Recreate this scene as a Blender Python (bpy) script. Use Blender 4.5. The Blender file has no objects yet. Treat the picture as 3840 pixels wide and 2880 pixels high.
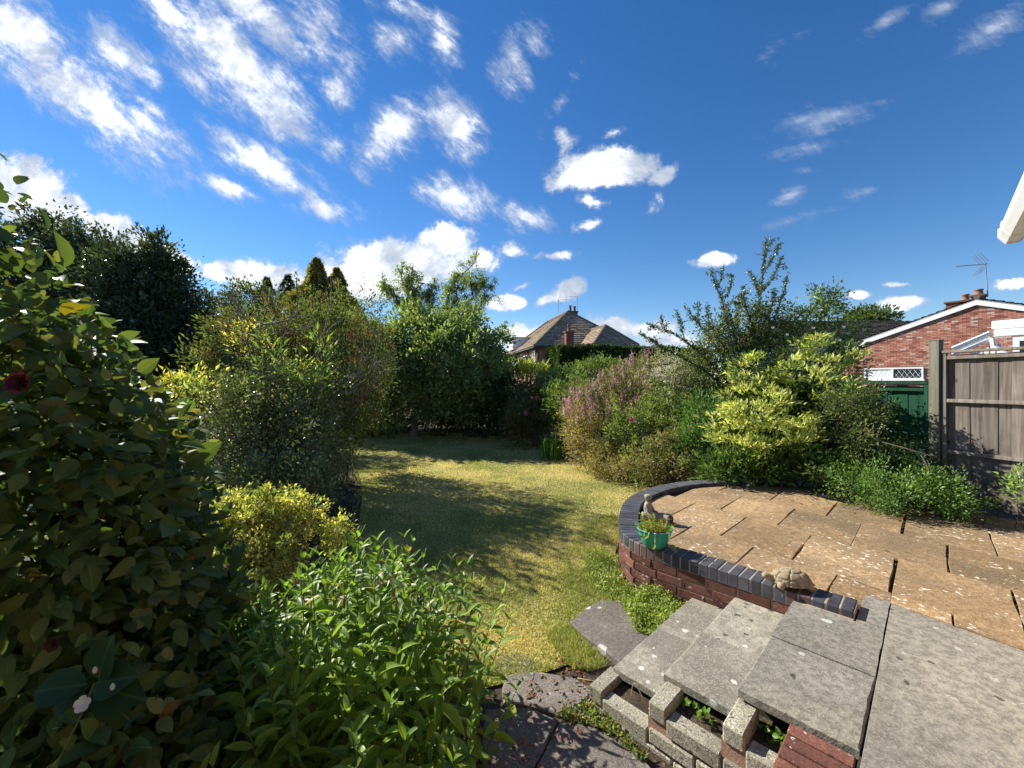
import bpy, math, random
import numpy as np
from mathutils import Vector, Matrix

random.seed(7)
RNG = np.random.default_rng(7)
scn = bpy.context.scene
COL = scn.collection
R = math.radians

# ------------------------------------------------------------------ camera, sky, sun, exposure
EYE = 1.5                                   # eye height above the patio (patio z = 0, lawn z = -0.40)
LAWN = -0.40
cam_d = bpy.data.cameras.new('camera')
cam = bpy.data.objects.new('camera', cam_d)
COL.objects.link(cam)
cam.location = (0, 0, EYE)
cam.rotation_euler = (R(90), 0, 0)
cam_d.sensor_width = 36.0
cam_d.lens = 36.0 * 400 / 1024
cam_d.shift_y = -2 / 1024
cam_d.clip_start = 0.05
cam_d.clip_end = 3000
scn.camera = cam

SUN_EL = 35.0
SUN_AZ = math.degrees(math.atan2(-0.83, 0.55))        # clockwise from +Y
sun_dir = Vector((math.sin(R(SUN_AZ)) * math.cos(R(SUN_EL)), math.cos(R(SUN_AZ)) * math.cos(R(SUN_EL)), math.sin(R(SUN_EL))))
sl = bpy.data.lights.new('sun', 'SUN')
sl.energy = 4.8
sl.angle = R(0.53)
sl.color = (1.0, 0.955, 0.88)
so = bpy.data.objects.new('sun', sl)
COL.objects.link(so)
so.rotation_euler = sun_dir.to_track_quat('Z', 'Y').to_euler()

scn.view_settings.view_transform = 'Standard'
scn.view_settings.look = 'None'
scn.view_settings.exposure = 1.02
scn.view_settings.gamma = 1.0
scn.view_settings.use_curve_mapping = False
scn.render.engine = 'CYCLES'
scn.cycles.max_bounces = 6
scn.cycles.diffuse_bounces = 4
scn.cycles.glossy_bounces = 2
scn.cycles.transmission_bounces = 4
scn.cycles.transparent_max_bounces = 4
scn.cycles.use_denoising = True
scn.cycles.sample_clamp_indirect = 6.0

S = 1024 / 2212.0


def D(dx, dy, Y):
    """a point seen at (dx, dy) of the 2212 px wide picture, Y metres ahead"""
    return Vector(((dx * S - 512) / 400 * Y, Y, EYE + (382 - dy * S) / 400 * Y))


class NT:
    """a small helper for node trees"""
    def __init__(self, nt):
        self.nt = nt
        nt.nodes.clear()

    def n(self, t, ins=None, **kw):
        nd = self.nt.nodes.new(t)
        for k, v in kw.items():
            setattr(nd, k, v)
        if ins:
            for k, v in ins.items():
                sk = nd.inputs[k]
                if isinstance(v, bpy.types.NodeSocket):
                    self.nt.links.new(v, sk)
                else:
                    sk.default_value = v
        return nd

    def m(self, op, a, b=0.0, clamp=False):
        nd = self.n('ShaderNodeMath', {0: a, 1: b}, operation=op)
        nd.use_clamp = clamp
        return nd.outputs[0]

    def mix(self, f, a, b, bt='MIX'):
        nd = self.n('ShaderNodeMix', data_type='RGBA', blend_type=bt)
        for i, v in ((0, f), (6, a), (7, b)):
            if isinstance(v, bpy.types.NodeSocket):
                self.nt.links.new(v, nd.inputs[i])
            else:
                nd.inputs[i].default_value = v if i == 0 else (v[0], v[1], v[2], 1)
        return nd.outputs[2]

    def ramp(self, f, lo, hi):
        nd = self.n('ShaderNodeMapRange', {0: f, 1: lo, 2: hi, 3: 0.0, 4: 1.0}, interpolation_type='SMOOTHSTEP')
        return nd.outputs[0]

    def noise(self, vec, scale, detail=3.0, rough=0.55, dist=0.0):
        return self.n('ShaderNodeTexNoise', {'Vector': vec, 'Scale': scale, 'Detail': detail, 'Roughness': rough,
                                             'Distortion': dist}).outputs[0]


world = bpy.data.worlds.new('World')
scn.world = world
world.use_nodes = True
W = NT(world.node_tree)
sky = W.n('ShaderNodeTexSky', sky_type='NISHITA')
sky.sun_disc = False
sky.sun_elevation = R(SUN_EL)
sky.sun_rotation = R(SUN_AZ)
sky.altitude = 100
sky.air_density = 1.0
sky.dust_density = 0.0
sky.ozone_density = 2.6
hsv = W.n('ShaderNodeHueSaturation', {'Hue': 0.507, 'Saturation': 1.30, 'Value': 0.82, 'Color': sky.outputs[0]})
tc = W.n('ShaderNodeTexCoord')
sep = W.n('ShaderNodeSeparateXYZ', {0: tc.outputs['Generated']})
ys = W.m('MAXIMUM', sep.outputs[1], 0.03)
gx = W.m('DIVIDE', sep.outputs[0], ys)
gz = W.m('DIVIDE', sep.outputs[2], ys)
gv = W.n('ShaderNodeCombineXYZ', {0: gx, 1: gz, 2: 0.0}).outputs[0]
# clouds: each an ellipse of the northern sky (centre, radii, tilt), broken up by noise
CLOUDS_A = [  # streaky high cloud
    (140, 190, 290, 62, 36, 1.0), (60, 90, 170, 80, 40, 1.0), (330, 275, 110, 26, 32, .75), (255, 120, 110, 42, 40, .9),
    (270, 265, 150, 18, 30, .5), (390, 40, 150, 36, 42, .85), (500, 130, 230, 72, 44, 1.05), (600, 215, 100, 62, 48, 1.0),
    (560, 40, 170, 42, 46, .85), (690, 60, 120, 50, 58, .75), (730, 175, 50, 55, 0, .7), (420, 170, 80, 26, 45, .5),
    (560, 350, 128, 42, 31, 1.05), (490, 402, 66, 20, 20, .85), (845, 285, 82, 58, -50, 1.0), (985, 262, 78, 56, 52, 1.0),
    (850, 90, 45, 40, 30, .6), (960, 95, 26, 66, -8, .6), (1110, 130, 38, 62, 10, .55), (1150, 90, 24, 40, 10, .45),
    (700, 450, 75, 18, 10, .6), (690, 390, 70, 16, 40, .45), (980, 428, 90, 36, 14, .85), (1130, 470, 50, 30, 20, .7),
    (720, 320, 30, 24, 30, .5), (1215, 215, 14, 40, 30, .35), (870, 20, 80, 26, 30, .45), (340, 250, 70, 20, 50, .4)]
CLOUDS_B = [  # puffy low cloud
    (1300, 362, 118, 44, -6, 1.25), (1225, 385, 50, 26, -20, .9), (1435, 378, 40, 18, -25, .6), (1285, 436, 46, 16, 10, .5),
    (1408, 452, 16, 30, 20, .5), (1278, 485, 42, 13, -12, .65), (1225, 305, 26, 34, 0, .5), (1330, 285, 30, 12, -10, .4),
    (850, 575, 150, 62, 0, 1.35), (760, 610, 110, 50, 0, 1.3), (960, 525, 70, 40, -10, 1.0), (1030, 560, 60, 30, 10, .8),
    (560, 598, 135, 36, 4, 1.3), (480, 585, 50, 26, 0, 1.1), (1090, 655, 55, 19, -4, 1.15), (1225, 632, 46, 24, -30, 1.05),
    (1178, 648, 36, 15, -20, .8), (1130, 618, 30, 10, -20, .5), (1200, 551, 44, 12, 0, .75), (1320, 712, 190, 26, 0, .8),
    (1110, 725, 130, 26, 0, .9), (1100, 540, 40, 20, 0, .6), (60, 420, 120, 80, 20, 1.4), (150, 445, 60, 36, 20, 1.3), (250, 500, 100, 36, 25, 1.2),
    (370, 560, 80, 30, 20, 1.1), (1536, 563, 56, 17, -8, .95), (1850, 637, 40, 11, 0, .85), (1945, 653, 54, 17, -4, 1.05),
    (2185, 612, 70, 19, -5, .9), (1942, 615, 34, 7, 0, .6), (1440, 735, 120, 22, 0, .6)]
CLOUDS_C = [  # thin wisps
    (1770, 262, 115, 32, -12, .62), (1735, 322, 85, 15, -8, .5), (1702, 421, 42, 17, -20, .6), (1712, 476, 84, 13, -14, .55),
    (2150, 60, 105, 30, -30, .72), (1920, 42, 56, 17, -30, .6), (2035, 18, 46, 20, -30, .6), (1665, 112, 50, 20, -20, .32),
    (1870, 410, 40, 12, -20, .3), (1740, 368, 34, 8, 0, .35)]


def cloud_field(lst):
    out = None
    for (cx, cy, rx, ry, ang, st) in lst:
        u = (cx * S - 512) / 400
        v = (382 - cy * S) / 400
        mp = W.n('ShaderNodeMapping', {'Vector': gv, 'Location': (u, v, 0), 'Rotation': (0, 0, R(-ang)),
                                       'Scale': (rx * S / 400 * 1.25, ry * S / 400 * 1.25, 1)}, vector_type='TEXTURE')
        ln = W.n('ShaderNodeVectorMath', {0: mp.outputs[0]}, operation='LENGTH').outputs['Value']
        f = W.m('MULTIPLY_ADD', ln, -st)
        f.node.inputs[2].default_value = st
        out = f if out is None else W.m('SMOOTH_MAX', out, f)
        if out is not f:
            out.node.inputs[2].default_value = 0.12
    return out


def stretch(ang, sx, sy):
    return W.n('ShaderNodeMapping', {'Vector': gv, 'Rotation': (0, 0, R(-ang)), 'Scale': (1 / sx, 1 / sy, 1)}, vector_type='TEXTURE').outputs[0]


nA = W.noise(stretch(40, 1.6, 4.6), 2.4, 9, 0.66, 0.35)
nA2 = W.noise(stretch(48, 5.0, 9.0), 2.6, 9, 0.72, 0.5)
nB = W.noise(gv, 9.0, 10, 0.66, 0.2)
nD = W.noise(stretch(44, 1.0, 1.9), 17.0, 9, 0.72, 0.4)
nE = W.noise(gv, 30.0, 8, 0.7, 0.3)
nC = W.noise(stretch(-14, 2.0, 7.0), 3.0, 8, 0.62, 0.3)
fA = W.m('ADD', cloud_field(CLOUDS_A), W.m('ADD', W.m('MULTIPLY', W.m('SUBTRACT', nA, 0.5), 2.1), W.m('ADD', W.m('MULTIPLY', W.m('SUBTRACT', nA2, 0.5), 1.0), W.m('MULTIPLY', W.m('SUBTRACT', nD, 0.5), 1.15))))
fB = W.m('ADD', cloud_field(CLOUDS_B), W.m('ADD', W.m('MULTIPLY', W.m('SUBTRACT', nB, 0.5), 1.9), W.m('MULTIPLY', W.m('SUBTRACT', nE, 0.5), .7)))
fC = W.m('ADD', cloud_field(CLOUDS_C), W.m('ADD', W.m('MULTIPLY', W.m('SUBTRACT', nC, 0.5), 1.6), W.m('MULTIPLY', W.m('SUBTRACT', nD, 0.5), .9)))
dA = W.m('MULTIPLY', W.ramp(fA, -0.12, 0.92), 0.92)
dB = W.m('MULTIPLY', W.ramp(fB, 0.08, 0.58), 0.97)
dC = W.m('MULTIPLY', W.ramp(fC, 0.0, 0.8), 0.5)
dens = W.m('MAXIMUM', W.m('MAXIMUM', dA, dB), dC)
front = W.ramp(sep.outputs[1], 0.10, 0.25)
up = W.ramp(sep.outputs[2], 0.0, 0.02)
# the rest of the sky carries the same broken high cloud
pz = W.m('MAXIMUM', sep.outputs[2], 0.08)
pv = W.n('ShaderNodeCombineXYZ', {0: W.m('DIVIDE', sep.outputs[0], pz), 1: W.m('DIVIDE', sep.outputs[1], pz), 2: 0.0}).outputs[0]
dR = W.m('MULTIPLY', W.ramp(W.noise(pv, 0.8, 7, 0.62), 0.56, 0.75), 0.7)
dens = W.m('MULTIPLY', W.m('ADD', W.m('MULTIPLY', dens, front), W.m('MULTIPLY', dR, W.m('SUBTRACT', 1.0, front))), up)
shade = W.m('MULTIPLY', W.ramp(W.noise(gv, 6.5, 7, 0.66, 0.3), 0.34, 0.66), W.ramp(dens, 0.15, 0.85))
ccol = W.mix(shade, (0.36, 0.41, 0.50), (0.97, 0.98, 1.0))
bg1 = W.n('ShaderNodeBackground', {'Color': hsv.outputs[0], 'Strength': 0.090})
bg2 = W.n('ShaderNodeBackground', {'Color': ccol, 'Strength': 0.74})
ms = W.n('ShaderNodeMixShader', {0: dens, 1: bg1.outputs[0], 2: bg2.outputs[0]})
W.n('ShaderNodeOutputWorld', {0: ms.outputs[0]})

# ------------------------------------------------------------------ materials


def new_mat(name):
    m = bpy.data.materials.new(name)
    m.use_nodes = True
    return m, NT(m.node_tree)


def finish(t, col, rough, height=None, bump=0.3, dist=0.01, spec=0.3, rough_s=None):
    ins = {'Base Color': col if isinstance(col, bpy.types.NodeSocket) else (*col, 1), 'Roughness': rough, 'Specular IOR Level': spec}
    if height is not None:
        b = t.n('ShaderNodeBump', {'Strength': bump, 'Distance': dist, 'Height': height})
        ins['Normal'] = b.outputs[0]
    p = t.n('ShaderNodeBsdfPrincipled', ins)
    t.n('ShaderNodeOutputMaterial', {0: p.outputs[0]})


def objpos(t, shift=True):
    """world position, shifted by each object's random number so that alike pieces differ"""
    g = t.n('ShaderNodeNewGeometry')
    oi = t.n('ShaderNodeObjectInfo')
    if not shift:
        return g.outputs['Position'], oi.outputs['Random']
    r = t.m('MULTIPLY', oi.outputs['Random'], 37.0)
    v = t.n('ShaderNodeVectorMath', {0: g.outputs['Position'], 1: r}, operation='ADD')
    return v.outputs[0], oi.outputs['Random']


def stone(name, c1, c2, scale=4.0, light=None, dark=None, lsize=25.0, lamt=0.3, dsize=18.0, damt=0.25, bump=0.5, vary=0.2,
          grain=0.25, rough=0.85, shift=True, stain_or_light=None):
    m, t = new_mat(name)
    p, rnd = objpos(t, shift)
    n1 = t.noise(p, scale, 5, 0.6)
    n2 = t.noise(p, scale * 14, 4, 0.7)
    n3 = t.noise(p, scale * 55, 2, 0.6)
    col = t.mix(t.ramp(n1, 0.34, 0.66), c1, c2)
    if stain_or_light:
        col = t.mix(t.m('MULTIPLY', t.ramp(t.noise(p, scale * .55, 5, .68), .42, .62), .8), col, stain_or_light)
    col = t.mix(t.m('MULTIPLY', t.ramp(n2, 0.40, 0.62), grain * 2), col, tuple(c * 0.55 for c in c1))
    col = t.mix(t.m('MULTIPLY', t.ramp(n3, 0.50, 0.66), grain * 1.0), col, tuple(min(1, c * 1.55) for c in c2))
    br = t.m('ADD', t.m('MULTIPLY', rnd, vary * 2), 1 - vary)
    col = t.mix(1.0, col, t.n('ShaderNodeCombineColor', {0: br, 1: br, 2: br}).outputs[0], 'MULTIPLY')
    wp = t.n('ShaderNodeVectorMath', {0: p, 1: t.n('ShaderNodeVectorMath', {0: t.n('ShaderNodeTexNoise', {'Vector': p, 'Scale': lsize * 1.3, 'Detail': 2.0}).outputs[1], 'Scale': 0.045},
                                       operation='SCALE').outputs[0]}, operation='ADD').outputs[0]
    if light:
        v = t.n('ShaderNodeTexVoronoi', {'Vector': wp, 'Scale': lsize, 'Randomness': 1.0})
        sel = t.n('ShaderNodeSeparateColor', {0: v.outputs['Color']})
        rad = t.m('MULTIPLY', sel.outputs[0], 0.48)
        spot = t.ramp(t.m('SUBTRACT', rad, v.outputs['Distance']), 0.0, 0.05)
        gate = t.m('LESS_THAN', sel.outputs[1], lamt)
        patch = t.ramp(t.noise(p, scale * 0.9, 4, 0.6), 0.42, 0.58)
        col = t.mix(t.m('MULTIPLY', t.m('MULTIPLY', spot, gate), t.m('MULTIPLY', patch, .85)), col, light)
    if dark:
        v2 = t.n('ShaderNodeTexVoronoi', {'Vector': wp, 'Scale': dsize, 'Randomness': 1.0})
        s2 = t.n('ShaderNodeSeparateColor', {0: v2.outputs['Color']})
        sp2 = t.ramp(t.m('SUBTRACT', t.m('MULTIPLY', s2.outputs[0], 0.36), v2.outputs['Distance']), 0.0, 0.06)
        g2 = t.m('LESS_THAN', s2.outputs[2], damt)
        col = t.mix(t.m('MULTIPLY', t.m('MULTIPLY', sp2, g2), .8), col, dark)
    h = t.m('ADD', t.m('MULTIPLY', n2, 1.0), t.m('MULTIPLY', n3, 0.5))
    finish(t, col, rough, h, bump, 0.006, 0.2)
    return m


def leaf_mat(name, trans=0.40, rough=0.42, spec=0.32, attr=True, col=(0.05, 0.09, 0.02), vary=0.35, tint=(1.4, 1.5, 0.55), c2=None):
    m, t = new_mat(name)
    if attr:
        c = t.n('ShaderNodeAttribute', attribute_name='tone').outputs[0]
    else:
        oi = t.n('ShaderNodeObjectInfo')
        c = t.mix(t.ramp(oi.outputs['Random'], 0.0, 1.0), col, c2 or tuple(x * (1 + vary) for x in col))
        g = t.n('ShaderNodeNewGeometry')
        blotch = t.noise(g.outputs['Position'], 28.0, 3, 0.6)
        c = t.mix(t.m('MULTIPLY', t.ramp(blotch, .5, .75), .35), c, tuple(x * 1.6 for x in col))
        # paler midrib, from the leaf's own width coordinate
        uv = t.n('ShaderNodeUVMap').outputs[0]
        su = t.n('ShaderNodeSeparateXYZ', {0: uv})
        rib = t.m('SUBTRACT', 1.0, t.ramp(t.m('ABSOLUTE', t.m('SUBTRACT', su.outputs[0], 0.5)), 0.0, 0.05))
        c = t.mix(t.m('MULTIPLY', rib, .5), c, tuple(min(1, x * 2.2 + .02) for x in col))
    p = t.n('ShaderNodeBsdfPrincipled', {'Base Color': c, 'Roughness': rough, 'Specular IOR Level': spec})
    tr = t.n('ShaderNodeBsdfTranslucent', {'Color': t.mix(1.0, c, tint, 'MULTIPLY')})
    mx = t.n('ShaderNodeMixShader', {0: trans, 1: p.outputs[0], 2: tr.outputs[0]})
    t.n('ShaderNodeOutputMaterial', {0: mx.outputs[0]})
    return m


def plain(name, c, rough=0.6, spec=0.3, vary=0.12, scale=8.0, bump=0.15, metal=0.0):
    m, t = new_mat(name)
    p, rnd = objpos(t)
    n = t.noise(p, scale, 5, 0.6)
    col = t.mix(n, tuple(x * (1 - vary) for x in c), tuple(min(1, x * (1 + vary)) for x in c))
    finish(t, col, rough, n, bump, 0.004, spec)
    if metal:
        [x for x in t.nt.nodes if x.type == 'BSDF_PRINCIPLED'][0].inputs['Metallic'].default_value = metal
    return m


def wood(name, c1, c2, stain_or_light=None, vary=0.25):
    """weathered boards, grain running up the piece"""
    m, t = new_mat(name)
    tcn = t.n('ShaderNodeTexCoord')
    oi = t.n('ShaderNodeObjectInfo')
    v = t.n('ShaderNodeVectorMath', {0: tcn.outputs['Object'], 1: t.m('MULTIPLY', oi.outputs['Random'], 19.0)}, operation='ADD').outputs[0]
    mp = t.n('ShaderNodeMapping', {'Vector': v, 'Scale': (30, 30, 1.3)}).outputs[0]
    n1 = t.noise(mp, 1.0, 6, 0.65, 0.6)
    n2 = t.noise(v, 2.0, 4, 0.6)
    knot = t.n('ShaderNodeTexVoronoi', {'Vector': t.n('ShaderNodeMapping', {'Vector': v, 'Scale': (6, 6, 2.4)}).outputs[0], 'Scale': 1.0}).outputs['Distance']
    col = t.mix(t.ramp(n1, 0.3, 0.7), c1, c2)
    col = t.mix(t.m('MULTIPLY', t.ramp(n2, .5, .72), .5), col, stain_or_light or tuple(x * .55 for x in c1))
    col = t.mix(t.m('SUBTRACT', 1.0, t.ramp(knot, 0.03, 0.12)), col, tuple(x * 0.35 for x in c1))
    br = t.m('ADD', t.m('MULTIPLY', oi.outputs['Random'], vary * 2), 1 - vary)
    col = t.mix(1.0, col, t.n('ShaderNodeCombineColor', {0: br, 1: br, 2: br}).outputs[0], 'MULTIPLY')
    finish(t, col, 0.8, n1, 0.4, 0.004, 0.2)
    return m


def tone_mat(name, rough=0.8, scale=10.0, bump=0.3, spec=0.2):
    """colour from the mesh's own per-piece tone with grain on top"""
    m, t = new_mat(name)
    c = t.n('ShaderNodeAttribute', attribute_name='tone').outputs[0]
    g = t.n('ShaderNodeNewGeometry')
    n = t.noise(g.outputs['Position'], scale, 5, 0.65)
    col = t.mix(t.m('MULTIPLY', t.ramp(n, .4, .7), .45), c, t.mix(1.0, c, (0.5, 0.5, 0.5), 'MULTIPLY'))
    finish(t, col, rough, n, bump, 0.01, spec)
    return m


M = {}
M['slab'] = stone('buff_paving', (0.285, 0.185, 0.092), (0.42, 0.285, 0.148), 1.7, light=(0.66, 0.60, 0.48), lsize=27, lamt=0.62,
                  dark=(0.10, 0.075, 0.048), dsize=20, damt=0.3, vary=0.2, grain=0.34, bump=0.8, stain_or_light=(0.150, 0.112, 0.074))
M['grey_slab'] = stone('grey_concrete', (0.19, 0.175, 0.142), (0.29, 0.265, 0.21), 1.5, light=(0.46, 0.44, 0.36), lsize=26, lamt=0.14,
                       dark=(0.04, 0.04, 0.036), dsize=15, damt=0.14, vary=0.05, grain=0.3, bump=0.7, stain_or_light=(0.36, 0.325, 0.245), shift=False)  # the pale broad patches are window-reflected light painted into the slab colour
M['step_slab'] = stone('step_concrete', (0.285, 0.26, 0.20), (0.40, 0.365, 0.28), 1.9, light=(0.58, 0.57, 0.50), lsize=17, lamt=0.14,
                       dark=(0.05, 0.048, 0.042), dsize=15, damt=0.32, vary=0.13, grain=0.32, bump=0.7, stain_or_light=(0.115, 0.105, 0.088))
M['landing_slab'] = stone('landing_concrete', (0.195, 0.183, 0.150), (0.29, 0.27, 0.22), 1.9, light=(0.50, 0.50, 0.44), lsize=17, lamt=0.1,
                          dark=(0.03, 0.03, 0.028), dsize=12, damt=0.42, vary=0.05, grain=0.34, bump=0.7, stain_or_light=(0.26, 0.24, 0.18))
M['old_slab'] = stone('old_paving', (0.145, 0.125, 0.105), (0.215, 0.19, 0.155), 3.0, light=(0.62, 0.60, 0.55), lsize=12, lamt=0.24,
                      vary=0.12, grain=0.35, bump=0.6)
M['path_slab'] = stone('path_paving', (0.165, 0.145, 0.118), (0.27, 0.24, 0.195), 5.0, light=(0.45, 0.42, 0.36), lsize=28, lamt=0.2,
                       dark=(0.04, 0.04, 0.035), dsize=20, damt=0.3, vary=0.12, grain=0.45, bump=0.9)
M['block'] = stone('concrete_block', (0.36, 0.335, 0.245), (0.50, 0.465, 0.345), 6.0, light=(0.62, 0.60, 0.48), lsize=45, lamt=0.3,
                   dark=(0.045, 0.045, 0.04), dsize=38, damt=0.85, vary=0.2, grain=0.6, bump=1.0, stain_or_light=(0.17, 0.155, 0.115))
M['red_brick'] = stone('red_brick', (0.115, 0.050, 0.036), (0.20, 0.085, 0.058), 6.0, light=(0.55, 0.48, 0.42), lsize=48, lamt=0.2, dark=(0.05, 0.035, 0.03), dsize=30, damt=0.3, vary=0.25, grain=0.3, bump=0.6)
M['blue_brick'] = stone('blue_engineering_brick', (0.052, 0.053, 0.062), (0.090, 0.090, 0.102), 7.0, light=(0.32, 0.31, 0.29), lsize=70, lamt=0.05,
                        vary=0.28, grain=0.12, bump=0.2, rough=0.5)
M['brown_brick'] = stone('brown_engineering_brick', (0.095, 0.062, 0.06), (0.14, 0.092, 0.085), 7.0, vary=0.2, grain=0.12, bump=0.2, rough=0.5)
M['mortar'] = stone('mortar', (0.34, 0.27, 0.20), (0.46, 0.38, 0.29), 8.0, vary=0.05, grain=0.3, bump=0.8)
M['pink_mortar'] = stone('pink_mortar', (0.34, 0.20, 0.13), (0.44, 0.28, 0.19), 8.0, vary=0.05, grain=0.3, bump=0.8)
M['soil'] = stone('soil', (0.045, 0.032, 0.020), (0.10, 0.072, 0.046), 5.0, light=(0.16, 0.13, 0.09), lsize=40, lamt=0.2, vary=0, grain=0.5, bump=1.0, shift=False)
M['bed'] = stone('joint_dirt', (0.035, 0.027, 0.018), (0.075, 0.06, 0.035), 9.0, vary=0, grain=0.4, bump=0.8, shift=False)
M['statue'] = stone('weathered_statue', (0.30, 0.27, 0.20), (0.44, 0.40, 0.30), 20.0, dark=(0.10, 0.09, 0.06), dsize=60, damt=0.3, vary=0.02, grain=0.35, bump=0.7)
M['tortoise'] = stone('sandy_cast_stone', (0.33, 0.265, 0.16), (0.46, 0.38, 0.24), 14.0, dark=(0.16, 0.12, 0.075), dsize=70, damt=0.3, vary=0.02, grain=0.4, bump=0.7)
M['bark'] = stone('bark', (0.075, 0.056, 0.040), (0.15, 0.115, 0.085), 12.0, vary=0.1, grain=0.4, bump=1.0)
M['grey_bark'] = stone('pale_twigs', (0.22, 0.185, 0.15), (0.34, 0.29, 0.24), 14.0, vary=0.1, grain=0.3, bump=0.8)
M['green_stem'] = plain('green_stem', (0.09, 0.12, 0.035), 0.6)
M['white'] = plain('white_plastic', (0.80, 0.80, 0.78), 0.35, 0.4, 0.03, 6, 0.02)
M['white_paint'] = plain('white_paint', (0.78, 0.78, 0.76), 0.5, 0.3, 0.05, 4, 0.05)
M['soffit'] = plain('grey_soffit', (0.42, 0.40, 0.35), 0.6, 0.3, 0.05, 4, 0.05)
M['black'] = plain('black_plastic', (0.025, 0.025, 0.027), 0.4)
M['pot'] = plain('green_glaze', (0.035, 0.33, 0.235), 0.32, 0.5, 0.12, 14, 0.06)
M['alu'] = plain('aerial_metal', (0.30, 0.31, 0.33), 0.4, 0.5, 0.1, 8, 0.02, 0.5)
M['terracotta'] = plain('terracotta', (0.24, 0.12, 0.08), 0.7)
M['wood'] = wood('weathered_fence_wood', (0.115, 0.092, 0.072), (0.235, 0.20, 0.165), vary=.3)
M['rail_wood'] = wood('fence_rail_wood', (0.15, 0.128, 0.10), (0.29, 0.255, 0.21), vary=0.1)
M['post_wood'] = wood('mossy_post_wood', (0.15, 0.14, 0.10), (0.27, 0.255, 0.19), stain_or_light=(0.12, 0.15, 0.05), vary=0.1)
M['green_wood'] = wood('green_fence_paint', (0.007, 0.045, 0.023), (0.012, 0.082, 0.042), stain_or_light=(0.02, 0.05, 0.028), vary=0.12)
M['glass'], _t = new_mat('window_glass')
finish(_t, (0.03, 0.036, 0.042), 0.06, None, spec=0.6)
M['tone'] = tone_mat('house_brick', 0.85, 6.0, 0.2)
M['roof'] = tone_mat('concrete_roof_tile', 0.85, 9.0, 0.35)
M['leaf'] = leaf_mat('leaf')
M['gloss_leaf'] = leaf_mat('glossy_leaf', 0.24, 0.31, 0.40)
M['dull_leaf'] = leaf_mat('dull_leaf', 0.35, 0.65, 0.12)
M['camellia_leaf'] = leaf_mat('camellia_leaf', 0.30, 0.58, 0.13, False, (0.070, 0.118, 0.032), c2=(0.135, 0.170, 0.044))
M['camellia_mass'] = leaf_mat('camellia_mass_leaf', 0.30, 0.55, 0.14)
M['camellia_yellow_leaf'] = leaf_mat('yellowing_camellia_leaf', 0.35, 0.35, 0.4, False, (0.22, 0.17, 0.02), c2=(0.30, 0.15, 0.02))
M['mint_leaf'] = leaf_mat('bright_green_leaf', 0.5, 0.6, 0.15, False, (0.180, 0.272, 0.036), c2=(0.28, 0.36, 0.050))
M['bramble_leaf'] = leaf_mat('bramble_leaf', 0.15, 0.65, 0.1, False, (0.018, 0.044, 0.016), c2=(0.026, 0.056, 0.020))
M['petal_white'] = leaf_mat('white_petal', 0.3, 0.6, 0.2, False, (0.58, 0.59, 0.50), vary=0.05, tint=(1, 1, 1))
M['petal_red'] = leaf_mat('faded_red_petal', 0.2, 0.6, 0.2, False, (0.05, 0.011, 0.013), vary=0.3, tint=(1.2, .6, .6))
M['petal'] = leaf_mat('petal', 0.35, 0.6, 0.2, tint=(1.1, 1.0, 1.0))
M['grass'] = leaf_mat('grass_blade', 0.35, 0.6, 0.2)
M['litter'] = leaf_mat('dead_leaf', 0.1, 0.7, 0.2)
M['petal_brown'] = leaf_mat('withered_petal', 0.1, 0.7, 0.1, False, (0.05, 0.024, 0.013), vary=0.3, tint=(1, .7, .5))
M['petal_pink'] = leaf_mat('pink_petal', 0.3, 0.6, 0.2, False, (0.50, 0.14, 0.20), vary=0.15, tint=(1.1, .8, .8))
M['straw'] = plain('dry_straw', (0.42, 0.34, 0.20), 0.7)
M['eye'] = plain('dark_hollow', (0.05, 0.045, 0.035), 0.8)

# ------------------------------------------------------------------ mesh helpers


class MB:
    """collects pieces and links them as one mesh object"""
    def __init__(self):
        self.v, self.f, self.c, self.n = [], [], [], 0

    def add(self, v, f, c=None):
        v = np.asarray(v, dtype=np.float32)
        for a in (f if isinstance(f, (list, tuple)) and len(f) and isinstance(f[0], np.ndarray) else [np.asarray(f)]):
            self.f.append(a + self.n)
        self.v.append(v)
        cc = np.ones((len(v), 4), dtype=np.float32)
        if c is not None:
            cc[:, :3] = c
        self.c.append(cc)
        self.n += len(v)

    def box(self, o, ax, ay, az, c=None, ch=0.0):
        """box with corner-centre o and half-axis vectors"""
        o, ax, ay, az = (np.array(q, dtype=float) for q in (o, ax, ay, az))
        if ch <= 0:
            v = [o + i * ax + j * ay + k * az for k in (-1, 1) for j in (-1, 1) for i in (-1, 1)]
            f = np.array([[0, 2, 3, 1], [4, 5, 7, 6], [0, 1, 5, 4], [2, 6, 7, 3], [0, 4, 6, 2], [1, 3, 7, 5]])
            self.add(v, f, c)
        else:
            v, fs = chamfer_box(np.linalg.norm(ax), np.linalg.norm(ay), np.linalg.norm(az), ch)
            B = np.stack([ax / np.linalg.norm(ax), ay / np.linalg.norm(ay), az / np.linalg.norm(az)])
            self.add(v @ B + o, fs, c)

    def build(self, name, mat, parent=None, tone=False, smooth=False, uv=None):
        return build_np(name, np.concatenate(self.v), self.f, mat, parent, np.concatenate(self.c) if tone else None, smooth, uv)


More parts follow.
